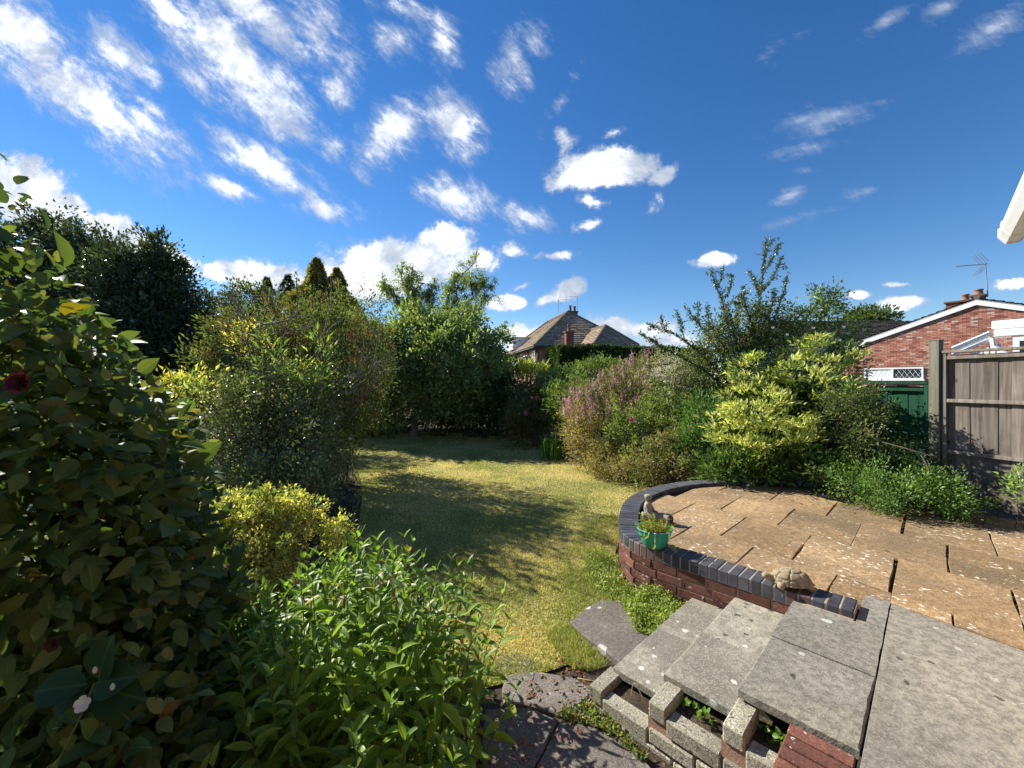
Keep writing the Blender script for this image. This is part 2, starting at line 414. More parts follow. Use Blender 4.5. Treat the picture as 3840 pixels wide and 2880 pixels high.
def chamfer_box(hx, hy, hz, ch):
    vs, idx = [], {}
    for sx in (-1, 1):
        for sy in (-1, 1):
            for sz in (-1, 1):
                for a in range(3):
                    h = [hx - ch, hy - ch, hz - ch]
                    h[a] += ch
                    idx[(sx, sy, sz, a)] = len(vs)
                    vs.append((sx * h[0], sy * h[1], sz * h[2]))
    q, tr = [], []
    sg = (-1, 1)

    def key(a, sa, b, sb, c, sc, w):
        d = [0, 0, 0]
        d[a], d[b], d[c] = sa, sb, sc
        return idx[(*d, w)]
    for a in range(3):
        b, c = (a + 1) % 3, (a + 2) % 3
        for sa in sg:
            l = [key(a, sa, b, x, c, y, a) for x, y in ((-1, -1), (1, -1), (1, 1), (-1, 1))]
            q.append(l if sa > 0 else l[::-1])
        for sa in sg:       # edges between faces a and b
            for sb in sg:
                l = [key(a, sa, b, sb, c, -1, a), key(a, sa, b, sb, c, -1, b), key(a, sa, b, sb, c, 1, b), key(a, sa, b, sb, c, 1, a)]
                q.append(l if sa * sb > 0 else l[::-1])
    for sx in sg:
        for sy in sg:
            for sz in sg:
                l = [idx[(sx, sy, sz, a)] for a in range(3)]
                tr.append(l if sx * sy * sz > 0 else l[::-1])
    return np.array(vs, dtype=float), [np.array(q), np.array(tr)]


def build_np(name, v, faces, mat, parent=None, tone=None, smooth=False, uv=None):
    me = bpy.data.meshes.new(name)
    v = np.asarray(v, dtype=np.float32)
    me.vertices.add(len(v))
    me.vertices.foreach_set('co', v.ravel())
    loops = np.concatenate([f.ravel() for f in faces]).astype(np.int32)
    tot = np.concatenate([np.full(len(f), f.shape[1], dtype=np.int32) for f in faces])
    st = np.concatenate([[0], np.cumsum(tot)[:-1]]).astype(np.int32)
    me.loops.add(len(loops))
    me.loops.foreach_set('vertex_index', loops)
    me.polygons.add(len(tot))
    me.polygons.foreach_set('loop_start', st)
    me.polygons.foreach_set('loop_total', tot)
    me.polygons.foreach_set('use_smooth', np.full(len(tot), bool(smooth)))
    if tone is not None:
        at = me.attributes.new('tone', 'FLOAT_COLOR', 'POINT')
        at.data.foreach_set('color', np.asarray(tone, dtype=np.float32).ravel())
    if uv is not None:
        l = me.uv_layers.new(name='UVMap')
        l.data.foreach_set('uv', np.asarray(uv, dtype=np.float32)[loops].ravel())
    me.update(calc_edges=True)
    me.validate()
    for mm in (mat if isinstance(mat, (list, tuple)) else [mat]):
        me.materials.append(mm)
    o = bpy.data.objects.new(name, me)
    COL.objects.link(o)
    if parent is not None:
        o.parent = parent
    return o


def thing(name, label, cat, loc=(0, 0, 0), rz=0.0, group=None):
    o = bpy.data.objects.new(name, None)
    COL.objects.link(o)
    o.location = loc
    o.rotation_euler = (0, 0, rz)
    o.empty_display_size = 0.1
    o['label'] = label
    o['category'] = cat
    if group:
        o['group'] = group
    return o


def keep(o, parent):
    """parent a piece whose mesh is in world coordinates under a thing standing elsewhere"""
    o.parent = parent
    o.matrix_parent_inverse = parent_matrix(parent).inverted()
    return o


def parent_matrix(p):
    m = Matrix.LocRotScale(p.location, p.rotation_euler, p.scale)
    return parent_matrix(p.parent) @ p.matrix_parent_inverse @ m if p.parent else m


def place(name, mesh, M4, parent):
    o = bpy.data.objects.new(name, mesh)
    COL.objects.link(o)
    keep(o, parent)
    o.matrix_basis = M4
    return o


def struct(o):
    o['kind'] = 'structure'
    return o


def stuff(o):
    o['kind'] = 'stuff'
    return o


def tube_np(path, rad, sides=6):
    P = np.asarray([tuple(p) for p in path], dtype=float)
    n = len(P)
    rad = np.broadcast_to(np.asarray(rad, dtype=float), (n,))
    T = np.gradient(P, axis=0)
    T /= np.linalg.norm(T, axis=1)[:, None] + 1e-9
    ref = np.array([0.3, 0.2, 0.93]) if abs(T[0, 2]) < 0.9 else np.array([1.0, 0.1, 0])
    A = np.cross(T, ref)
    A /= np.linalg.norm(A, axis=1)[:, None] + 1e-9
    B = np.cross(T, A)
    th = np.arange(sides) * 2 * math.pi / sides
    v = P[:, None] + rad[:, None, None] * (np.cos(th)[None, :, None] * A[:, None] + np.sin(th)[None, :, None] * B[:, None])
    i = np.arange(n - 1)[:, None] * sides
    j = np.arange(sides)[None]
    k = (j + 1) % sides
    f = np.stack([i + j, i + k, i + sides + k, i + sides + j], -1).reshape(-1, 4)
    caps = [np.arange(sides)[::-1][None], (np.arange(sides) + (n - 1) * sides)[None]]
    return v.reshape(-1, 3), [f] + caps


def lathe_np(prof, seg=24):
    """profile of (radius, z)"""
    th = np.arange(seg) * 2 * math.pi / seg
    v = np.array([[(r * math.cos(a), r * math.sin(a), z) for a in th] for r, z in prof]).reshape(-1, 3)
    n = len(prof)
    i = np.arange(n - 1)[:, None] * seg
    j = np.arange(seg)[None]
    k = (j + 1) % seg
    f = np.stack([i + j, i + k, i + seg + k, i + seg + j], -1).reshape(-1, 4)
    return v, [f]


def vnoise(x, y, seed=0):
    """smooth value noise for numpy arrays"""
    r = np.random.default_rng(seed).random((64, 64))
    xi, yi = np.floor(x).astype(int), np.floor(y).astype(int)
    fx, fy = x - xi, y - yi
    fx, fy = fx * fx * (3 - 2 * fx), fy * fy * (3 - 2 * fy)
    g = lambda a, b: r[a % 64, b % 64]
    return (g(xi, yi) * (1 - fx) + g(xi + 1, yi) * fx) * (1 - fy) + (g(xi, yi + 1) * (1 - fx) + g(xi + 1, yi + 1) * fx) * fy


def unit(a):
    return a / (np.linalg.norm(a, axis=-1, keepdims=True) + 1e-9)


# leaf outlines: (across, along, lift), each folded a little at the midrib
LEAF4 = (np.array([(0, 0, 0), (.5, .45, .10), (0, 1, -.05), (-.5, .45, .10)]), np.array([(0, 1, 2), (0, 2, 3)]))
LEAF8 = (np.array([(0, 0, 0), (.32, .2, .05), (.5, .48, .08), (.26, .8, .02), (0, 1.0, -.10), (-.26, .8, .02), (-.5, .48, .08), (-.32, .2, .05), (0, .35, 0), (0, .7, -.02)]),
         np.array([(0, 1, 8), (1, 2, 8), (2, 9, 8), (2, 3, 9), (3, 4, 9), (4, 5, 9), (5, 6, 9), (6, 8, 9), (6, 7, 8), (7, 0, 8)]))
PETAL = (np.array([(0, 0, 0), (.28, .22, .03), (.5, .58, .06), (.40, .88, .04), (.14, 1.0, 0), (-.14, 1.0, 0), (-.40, .88, .04), (-.5, .58, .06), (-.28, .22, .03), (0, .5, .0)]),
         np.array([(0, 1, 9), (1, 2, 9), (2, 3, 9), (3, 4, 9), (4, 5, 9), (5, 6, 9), (6, 7, 9), (7, 8, 9), (8, 0, 9)]))
BLADE = (np.array([(-.5, 0, 0), (.5, 0, 0), (0, 1, .1)]), np.array([(0, 1, 2)]))


def leaf_np(pos, axis, nrm, length, width, tpl=LEAF4):
    """one leaf per row: base at pos, pointing along axis, face towards nrm"""
    axis = unit(axis)
    side = unit(np.cross(axis, nrm))
    up_ = np.cross(side, axis)
    L = np.broadcast_to(np.asarray(length, dtype=float), (len(pos),))[:, None, None]
    Wd = np.broadcast_to(np.asarray(width, dtype=float), (len(pos),))[:, None, None]
    t = tpl[0]
    v = pos[:, None] + side[:, None] * t[None, :, :1] * Wd + axis[:, None] * t[None, :, 1:2] * L + up_[:, None] * t[None, :, 2:] * L
    f = (tpl[1][None] + (np.arange(len(pos)) * len(t))[:, None, None]).reshape(-1, 3)
    return v.reshape(-1, 3), f


def colours(n, pal, clump, rng, jit=0.22):
    """a tone for each leaf: palette rows are (weight, r, g, b); leaves of a clump go together"""
    pal = np.array(pal, dtype=float)
    w = np.cumsum(pal[:, 0] / pal[:, 0].sum())
    cl = rng.random(clump.max() + 1)[clump]
    pick = np.where(rng.random(n) < 0.55, cl, rng.random(n))
    c = pal[np.minimum(np.searchsorted(w, pick), len(pal) - 1), 1:]
    c = c * .86 + c.mean(axis=1, keepdims=True) * .14
    b = np.exp(rng.normal(0, jit, n)) * np.exp(rng.normal(0, .12, clump.max() + 1))[clump]
    return np.clip(c * b[:, None] * 1.55, 0, .85)


def foliage(name, ells, nc, k, spread, length, width, pal, mat, parent, seed, shell=0.55, upb=0.35, outw=0.6, tpl=LEAF4, floor=LAWN,
            bump=0.26, jit=0.24, droop=0.0, keepf=None, shoots=0.16, sl=0.32):
    """leaves in nc clumps spread through the outer part of a union of ellipsoids"""
    rng = np.random.default_rng(seed)
    if nc > 150:                      # fewer, fuller clumps: light tops and deep gaps between them
        nc, k, length = int(nc * .55), int(k * 1.75), length * 1.1
    C = np.array([tuple(e[0]) for e in ells], dtype=float)
    Q = np.array([tuple(e[1]) for e in ells], dtype=float)
    wt = (Q[:, 0] * Q[:, 1] * Q[:, 2]) ** (2 / 3)
    e = rng.choice(len(ells), nc, p=wt / wt.sum())
    d = unit(rng.normal(size=(nc, 3)))
    lump = 1 + bump * (np.sin(d[:, 0] * 7 + e * 2.1 + seed) * np.sin(d[:, 1] * 6 + e) + .6 * np.sin(d[:, 2] * 9 + d[:, 0] * 5 + seed * 1.7))
    r = (shell + (1 - shell) * rng.random(nc) ** 0.6) * lump * .90
    p = C[e] + d * r[:, None] * Q[e]
    ok = p[:, 2] > floor + 0.02
    for i in range(len(ells)):
        q = (p - C[i]) / Q[i]
        ok &= ~((np.linalg.norm(q, axis=1) < shell * .75) & (e != i))
    p, d, e = p[ok], d[ok], e[ok]
    out = unit(d / Q[e])
    n = len(p) * k
    ci = np.repeat(np.arange(len(p)), k)
    sp = rng.normal(size=(n, 3)) * np.asarray(spread)
    pos = p[ci] + sp
    sh_ = (rng.random(len(p)) < shoots) & (d[:, 2] > -.2)
    so_ = unit(out * .6 + rng.normal(size=out.shape) * .3 + np.array([0, 0, .7])) * (np.min(Q[e], axis=1) * sl * rng.uniform(.5, 1.3, len(p)))[:, None]
    tsh = rng.random(n)[:, None]
    pos = np.where(sh_[ci][:, None], p[ci] + so_[ci] * tsh * 1.4 + sp * (.55 - .3 * tsh), pos)
    pos[:, 2] = np.maximum(pos[:, 2], floor + 0.01)
    ax = unit(out[ci] * outw + unit(sp) * .7 + rng.normal(size=(n, 3)) * .45 + np.array([0, 0, upb - droop]))
    nr = unit(out[ci] * .35 + rng.normal(size=(n, 3)) * .55 + np.array([0, 0, .75]))
    L = length * np.exp(rng.normal(0, .22, n))
    if keepf is not None:
        kk = keepf(pos)
        pos, ax, nr, L, ci = pos[kk], ax[kk], nr[kk], L[kk], ci[kk]
    v, f = leaf_np(pos, ax, nr, L, L * width, tpl)
    c = colours(len(pos), pal, ci, rng, jit)
    tone = np.ones((len(v), 4), dtype=np.float32)
    tone[:, :3] = np.repeat(c, len(tpl[0]), axis=0)
    return stuff(build_np(name, v, [f], mat, parent, tone))


def bezier(pts, n=10):
    """smooth curve through points (Catmull-Rom)"""
    P = [np.array(tuple(p), dtype=float) for p in pts]
    P = [2 * P[0] - P[1]] + P + [2 * P[-1] - P[-2]]
    out = []
    for i in range(1, len(P) - 2):
        for j in range(n):
            t = j / n
            out.append(.5 * ((2 * P[i]) + (-P[i - 1] + P[i + 1]) * t + (2 * P[i - 1] - 5 * P[i] + 4 * P[i + 1] - P[i + 2]) * t * t
                             + (-P[i - 1] + 3 * P[i] - 3 * P[i + 1] + P[i + 2]) * t ** 3))
    out.append(P[-2])
    return np.array(out)


def stems(mb, base, ells, n, rad, rng, wig=0.12, reach=.8):
    """bare stems fanning from the base into the foliage"""
    for i in range(n):
        c, q = ells[rng.integers(len(ells))]
        d = unit(rng.normal(size=3))
        tip = np.array(tuple(c)) + d * np.array(tuple(q)) * reach
        if tip[2] < base[2] + .1:
            tip[2] = base[2] + .1 + abs(tip[2] - base[2])
        b = np.array(tuple(base)) + rng.normal(size=3) * (.12, .12, 0)
        mid = (b + tip) / 2 + rng.normal(size=3) * wig + np.array([0, 0, .1])
        pth = bezier([b, mid, tip], 5)
        mb.add(*tube_np(pth, np.linspace(rad, rad * .25, len(pth)), 5))


def E(dx, dy, Y, rw, rh, rd):
    """ellipsoid seen centred at (dx,dy), with half-sizes rw, rh in picture px and rd metres deep"""
    return (D(dx, dy, Y), (rw * S * Y / 400, rd, rh * S * Y / 400))


def shrub(name, label, cat, ells, nc, k, spread, length, width, pal, mat='leaf', seed=1, stem_n=10, stem_r=0.015, base=None, group=None, part='foliage',
          stem='stem', bark='bark', **kw):
    if base is None:
        c = np.mean([tuple(e[0]) for e in ells], axis=0)
        base = (c[0], c[1], LAWN)
    t = thing(name, label, cat, base, 0, group)
    f = foliage(part, ells, nc, k, spread, length, width, pal, M[mat], None, seed, **kw)
    keep(f, t)
    if stem_n:
        mb = MB()
        stems(mb, base, ells, stem_n, stem_r, np.random.default_rng(seed + 50))
        keep(mb.build(stem, M[bark], None, smooth=True), t)
    return t


# patio axes: A runs up the flight's width (away to the right), B runs across it towards the house
AX = Vector((0.7254, 0.6884, 0))
BX = Vector((0.6884, -0.7254, 0))
ROT = Matrix(((AX.x, BX.x, 0, 0), (AX.y, BX.y, 0, 0), (0, 0, 1, 0), (0, 0, 0, 1)))
# right-handed frame for boxes: x along -B, y along A
ANG = math.atan2(AX.y, AX.x)


def AB(a, b, z=0.0):
    return Vector((AX.x * a + BX.x * b, AX.y * a + BX.y * b, z))


# ------------------------------------------------------------------ the ground
g = MB()
n = 48
rr = np.concatenate([np.linspace(0, 30, 16), np.geomspace(36, 900, 12)])
v = [(0, 8, LAWN - .012)]
for r_ in rr[1:]:
    for i in range(n):
        a = 2 * math.pi * i / n
        v.append((r_ * math.cos(a), 8 + r_ * math.sin(a), LAWN - .012))
f3 = np.array([(0, 1 + i, 1 + (i + 1) % n) for i in range(n)])
f4 = np.array([(1 + j * n + i, 1 + (j + 1) * n + i, 1 + (j + 1) * n + (i + 1) % n, 1 + j * n + (i + 1) % n) for j in range(len(rr) - 2) for i in range(n)])
g.add(v, [f3, f4])
struct(g.build('ground', M['soil']))

# lawn sheet: mown, straw-coloured in patches
m, t = new_mat('mown_lawn')
p_, _ = objpos(t, False)
n1 = t.noise(p_, 1.1, 4, 0.6)
n2 = t.noise(p_, 55.0, 4, 0.7)
n3 = t.noise(t.n('ShaderNodeMapping', {'Vector': p_, 'Rotation': (0, 0, .5), 'Scale': (4, 22, 1)}).outputs[0], 3.0, 4, .65)
c_ = t.mix(t.ramp(n1, .36, .62), (0.32, 0.31, 0.09), (0.56, 0.45, 0.20))
c_ = t.mix(t.m('MULTIPLY', t.ramp(n2, .42, .62), .7), c_, (0.15, 0.145, 0.035))
c_ = t.mix(t.m('MULTIPLY', t.ramp(n3, .5, .68), .5), c_, (0.52, 0.42, 0.21))
finish(t, c_, .9, t.m('ADD', n2, n3), 1.0, .02, .1)
M['lawn'] = m
LAWN_POLY = [(-.55, 2.35), (.5, 2.75), (.95, 3.25), (1.05, 3.9), (1.2, 4.6), (1.6, 5.25), (2.1, 5.75), (2.75, 6.2), (2.6, 7.6), (2.15, 8.6), (1.5, 10.2), (.9, 11.6),
             (.2, 13.2), (-1.8, 14.9), (-3.8, 15.0), (-5.2, 13.2), (-4.75, 11.6), (-3.5, 9.0), (-2.7, 7.2), (-2.1, 5.5), (-1.7, 4.2), (-1.25, 3.1)]
LP = np.array(LAWN_POLY)
cx_ = LP.mean(0)
mb = MB()
fine = bezier([(x, y, LAWN) for x, y in LAWN_POLY + LAWN_POLY[:1]], 4)[:-1]
mb.add(fine, np.arange(len(fine))[::1][None])
struct(mb.build('lawn', M['lawn']))


def inside(P, poly):
    x, y = P[:, 0], P[:, 1]
    r = np.zeros(len(P), dtype=bool)
    q = np.asarray(poly)
    j = len(q) - 1
    for i in range(len(q)):
        c = ((q[i, 1] > y) != (q[j, 1] > y)) & (x < (q[j, 0] - q[i, 0]) * (y - q[i, 1]) / (q[j, 1] - q[i, 1] + 1e-12) + q[i, 0])
        r ^= c
        j = i
    return r


def grass_blades(name, P, h, wd, rng, straw, z=LAWN, lean=.6):
    n = len(P)
    pos = np.column_stack([P, np.full(n, z)])
    ax = unit(np.column_stack([rng.normal(size=(n, 2)) * lean, np.ones(n)]))
    nr = unit(np.column_stack([rng.normal(size=(n, 2)), rng.normal(size=n) * .3]))
    hh = h * np.exp(rng.normal(0, .3, n))
    v, f = leaf_np(pos, ax, nr, hh, wd, BLADE)
    gcol = np.array([.245, .285, .080]) * np.exp(rng.normal(0, .25, (n, 1)))
    scol = np.array([.66, .55, .29]) * np.exp(rng.normal(0, .22, (n, 1)))
    c = np.where((rng.random(n) < straw)[:, None], scol, gcol)
    tone = np.ones((len(v), 4), dtype=np.float32)
    tone[:, :3] = np.repeat(c, 3, axis=0)
    o = build_np(name, v, [f], M['grass'], None, tone)
    stuff(o)
    o['label'] = 'short mown lawn grass drying to straw yellow in patches'
    o['category'] = 'grass'
    return o


rng = np.random.default_rng(3)
Y = 1 / rng.uniform(1 / 15.0, 1 / 2.3, 520000)          # more blades where they show larger
X = rng.uniform(-5.4, 2.9, len(Y))
P = np.column_stack([X, Y])
fr = np.abs(P[:, 0] / P[:, 1]) < 1.35
P = P[inside(P, fine[:, :2]) & fr][:240000]
ny = vnoise(P[:, 0] * 1.1 + 5, P[:, 1] * 1.1, 4) * .6 + vnoise(P[:, 0] * 3.1, P[:, 1] * 3.1, 5) * .4
grass_blades('lawn_grass', P, 0.015 + .0006 * P[:, 1], .0030 + .0010 * P[:, 1], rng, np.clip((ny - .30) * 2.4, .08, .92))

# ------------------------------------------------------------------ patio, coping, wall, steps
OUT = bezier([tuple(AB(a, b)) for a, b in [(3.31, -.345), (3.31, -.75), (3.305, -1.05), (3.30, -1.35), (3.29, -1.62), (3.31, -1.84), (3.41, -2.04), (3.65, -2.24),
                                           (3.98, -2.43), (4.35, -2.59), (4.77, -2.68), (5.30, -2.67), (5.83, -2.54), (6.28, -2.28), (6.62, -1.95)]], 14)


def offset_curve(C, d):
    T = np.gradient(C, axis=0)
    T = unit(T)
    N = np.column_stack([T[:, 1], -T[:, 0], np.zeros(len(T))])    # to the right of travel = towards the patio
    return C + N * d


def resample(C, step):
    s = np.concatenate([[0], np.cumsum(np.linalg.norm(np.diff(C, axis=0), axis=1))])
    k = np.arange(step / 2, s[-1], step)
    pts = np.column_stack([np.interp(k, s, C[:, i]) for i in range(3)])
    k2 = np.minimum(k + .01, s[-1])
    k1 = np.maximum(k - .01, 0)
    tan = np.column_stack([np.interp(k2, s, C[:, i]) - np.interp(k1, s, C[:, i]) for i in range(3)])
    return pts, unit(tan)


INN = offset_curve(OUT, .205)
# test the side: the inner curve must lie nearer the patio centre
pc = np.array(tuple(AB(4.9, -1.0)))
if np.linalg.norm(INN[60] - pc) > np.linalg.norm(OUT[60] - pc):
    SIDE = -1
    INN = offset_curve(OUT, -.205)
else:
    SIDE = 1

patio_edge = [tuple(p[:2]) for p in offset_curve(OUT, SIDE * .10)[::5]]
far = [tuple(AB(7.1, -1.3).xy), tuple(AB(7.6, .3).xy), tuple(AB(6.9, 1.6).xy), tuple(AB(3.0, 1.6).xy), tuple(AB(1.0, 1.3).xy), tuple(AB(1.0, -.21).xy), tuple(AB(2.3, -.21).xy), tuple(AB(3.25, -.25).xy)]
poly = patio_edge + far


def prism(mb, poly, z0, z1, ch=0.0, rng=None):
    """upright prism over a polygon (counter-clockwise made sure), top edge chamfered"""
    q = np.array(poly, dtype=float)
    ar = np.sum(q[:, 0] * np.roll(q[:, 1], -1) - np.roll(q[:, 0], -1) * q[:, 1])
    if ar < 0:
        q = q[::-1]
    n = len(q)
    c = q.mean(0)
    d = q - c
    ins = q - d / (np.linalg.norm(d, axis=1)[:, None] + 1e-9) * ch * 1.3
    rings = [np.column_stack([q, np.full(n, z0)]), np.column_stack([q, np.full(n, z1 - ch)])]
    if ch > 0:
        rings.append(np.column_stack([ins, np.full(n, z1)]))
    fs = [np.arange(n)[::-1][None]]
    for r_ in range(len(rings) - 1):
        fs.append(np.array([(r_ * n + i, r_ * n + (i + 1) % n, (r_ + 1) * n + (i + 1) % n, (r_ + 1) * n + i) for i in range(n)]))
    fs.append((np.arange(n) + (len(rings) - 1) * n)[None])
    mb.add(np.concatenate(rings), fs)


mb = MB()
prism(mb, poly, LAWN - .05, -.028)
patio = struct(mb.build('patio', M['bed']))


def clip(poly, p0, n_):
    """keep the part of a polygon with (p - p0).n >= 0"""
    out = []
    for i in range(len(poly)):
        a, b = np.array(poly[i]), np.array(poly[(i + 1) % len(poly)])
        da, db = np.dot(a - p0, n_), np.dot(b - p0, n_)
        if da >= 0:
            out.append(a)
        if (da >= 0) != (db >= 0):
            out.append(a + (b - a) * da / (da - db))
    return out


rng = np.random.default_rng(11)
inn2 = INN[::6, :2]
bord0 = np.array(tuple(AB(3.745, -.2).xy))
bordn = np.array(tuple((AX + BX * .22).xy))
bordn = -bordn if np.dot(np.array(tuple(AB(5, 0).xy)) - bord0, bordn) < 0 else bordn
rows = [2.38, 3.18, 3.98, 4.78, 5.58, 6.38, 7.18]
for ri in range(len(rows) - 1):
    ph = -.22 if ri % 2 == 0 else .085
    for kk in range(-6, 4):
        b0, b1 = ph + (kk - 1) * .605, ph + kk * .605
        if b1 > 1.55 or b0 < -2.9:
            continue
        jg, rg = rng.uniform(.0035, .007), rng.uniform(.002, .0045)
        sh = lambda b: -.20 * (b + .5)
        j = lambda: rng.normal() * .004
        q = [(rows[ri] + sh(b0) + rg, b0 + jg), (rows[ri] + sh(b1) + rg, b1 - jg), (rows[ri + 1] + sh(b1) - rg, b1 - jg), (rows[ri + 1] + sh(b0) - rg, b0 + jg)]
        # a worn outline: extra points along the sides
        pts = []
        for i in range(4):
            a_, b_ = np.array(q[i]), np.array(q[(i + 1) % 4])
            for s_ in (0, .33, .66):
                w_ = a_ + (b_ - a_) * s_
                pts.append((w_[0] + j() * .5, w_[1] + j()))
        pg = [np.array(tuple(AB(a_, b_).xy)) for a_, b_ in pts]
        for i in range(len(inn2) - 1):
            a_, b_ = inn2[i], inn2[i + 1]
            nn = np.array([-(b_ - a_)[1], (b_ - a_)[0]])
            if np.dot(pc[:2] - a_, nn) < 0:
                nn = -nn
            pg = clip(pg, a_ + nn / np.linalg.norm(nn) * .012, nn)
            if len(pg) < 3:
                break
        b_line, b_n = np.array(tuple(AB(0, -.203).xy)), np.array(tuple(BX.xy))
        parts_ = []
        if len(pg) >= 3:
            if b1 > -.19:
                r_part = clip(pg, b_line, b_n)
                if len(r_part) >= 3:
                    r_part = clip(r_part, bord0 + bordn * .004, bordn)
                l_part = clip(pg, b_line, -b_n) if b0 < -.23 else []
                parts_ = [q_ for q_ in (r_part, l_part) if len(q_) >= 3]
                if len(parts_) == 2 and min(np.min(np.array(q_) @ np.array(tuple(AX.xy))) for q_ in parts_) > 3.80:
                    parts_ = [pg]
            else:
                parts_ = [pg]
        hz_ = rng.normal() * .0007
        for pg in parts_:
            pa = np.array(pg)
            if np.ptp(pa[:, 0]) < .05 or np.ptp(pa[:, 1]) < .05:
                continue
            mb = MB()
            prism(mb, pg, -.06, hz_, .003)
            mb.build('paving_slab', M['slab'], patio)

# grey concrete slabs nearest the house, and the landing of the steps
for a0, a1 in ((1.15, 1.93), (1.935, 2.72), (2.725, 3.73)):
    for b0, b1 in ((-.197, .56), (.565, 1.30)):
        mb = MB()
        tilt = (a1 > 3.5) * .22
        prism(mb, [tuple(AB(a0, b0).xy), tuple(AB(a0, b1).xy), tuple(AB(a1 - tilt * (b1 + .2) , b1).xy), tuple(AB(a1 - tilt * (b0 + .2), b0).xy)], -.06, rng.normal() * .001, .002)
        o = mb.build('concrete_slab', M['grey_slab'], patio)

# white box at the patio's right edge
wb = thing('plastic_box', 'small white plastic box on the patio at the right edge of the picture', 'box', AB(4.10, .475, 0))
mb = MB()
mb.box(AB(4.06, .52, .05) - AB(4.10, .475, 0), AX * .09, BX * .08, (0, 0, .05), ch=.008)
mb.box(AB(4.06, .52, .106) - AB(4.10, .475, 0), AX * .095, BX * .085, (0, 0, .006), ch=.003)
mb.build('box_body', M['white'], wb)

# retaining wall: blue-brick coping on edge over red stretchers
wall = thing('retaining_wall', 'curved red brick retaining wall with blue brick coping round the patio', 'wall', AB(3.35, -1.2, LAWN))
pts, tan = resample(OUT, .0735)
cop_mesh = []
for i in range(3):
    mb = MB()
    mb.box((0, 0, 0), (.0318, 0, 0), (0, .1025, 0), (0, 0, .05), ch=.004)
    o = mb.build('coping_brick', M['blue_brick'])
    me_ = o.data
    bpy.data.objects.remove(o)
    cop_mesh.append(me_)
mb = MB()
mb.box((0, 0, 0), (.0318, 0, 0), (0, .1025, 0), (0, 0, .05), ch=.004)
o = mb.build('coping_brick', M['brown_brick'])
cop_brown = o.data
bpy.data.objects.remove(o)
COPZ = .045
for i in range(len(pts)):
    T_ = Vector(tan[i])
    N_ = Vector((T_.y, -T_.x, 0)) * SIDE
    c = Vector(pts[i]) + N_ * .1025
    m4 = Matrix(((T_.x, N_.x, 0, c.x), (T_.y, N_.y, 0, c.y), (0, 0, 1, COPZ - .05 + rng.normal() * .0012), (0, 0, 0, 1)))
    if m4.to_3x3().determinant() < 0:
        m4 = Matrix(((-T_.x, N_.x, 0, c.x), (-T_.y, N_.y, 0, c.y), (0, 0, 1, COPZ - .05 + rng.normal() * .0012), (0, 0, 0, 1)))
    m4 = m4 @ Matrix.Rotation(rng.normal() * .008, 4, 'Z')
    place('coping_brick', cop_brown if i in (3, 4, 17, 20) or rng.random() < .07 else cop_mesh[i % 3], m4, wall)


def ribbon(mb, C, d0, d1, z0, z1):
    """a solid strip along a curve between two offsets"""
    a, b = offset_curve(C, SIDE * d0), offset_curve(C, SIDE * d1)
    n = len(C)
    v = np.concatenate([a + (0, 0, z0), b + (0, 0, z0), b + (0, 0, z1), a + (0, 0, z1)])
    i = np.arange(n - 1)
    fs = [np.stack([i + k * n, i + 1 + k * n, i + 1 + ((k + 1) % 4) * n, i + ((k + 1) % 4) * n], 1) for k in range(4)]
    fs += [np.array([[0, n, 2 * n, 3 * n]]), np.array([[n - 1, 2 * n - 1, 3 * n - 1, 4 * n - 1]])]
    mb.add(v, fs)


mb = MB()
ribbon(mb, OUT[::2], .0035, .199, -.057, COPZ - .0045)
keep(mb.build('coping_mortar', M['mortar']), wall)
mb = MB()
ribbon(mb, OUT[::2], .0125, .100, LAWN - .05, -.0575)
keep(mb.build('wall_mortar', M['mortar']), wall)
mb = MB()
mb.box((0, 0, 0), (.1065, 0, 0), (0, .045, 0), (0, 0, .0325), ch=.004)
o = mb.build('brick', M['red_brick'])
brick_me = o.data
bpy.data.objects.remove(o)
for course in range(5):
    z = -.060 - .0325 - course * .0765
    p2, t2 = resample(OUT[6 if course % 2 else 0:], .2255)
    for i in range(len(p2)):
        T_ = Vector(t2[i])
        N_ = Vector((T_.y, -T_.x, 0)) * SIDE
        c = Vector(p2[i]) + N_ * (.0485 + rng.normal() * .0012)
        m4 = Matrix(((T_.x, N_.x, 0, c.x), (T_.y, N_.y, 0, c.y), (0, 0, 1, z), (0, 0, 0, 1)))
        if m4.to_3x3().determinant() < 0:
            m4 = Matrix(((-T_.x, N_.x, 0, c.x), (-T_.y, N_.y, 0, c.y), (0, 0, 1, z), (0, 0, 0, 1)))
        place('brick', brick_me, m4, wall)

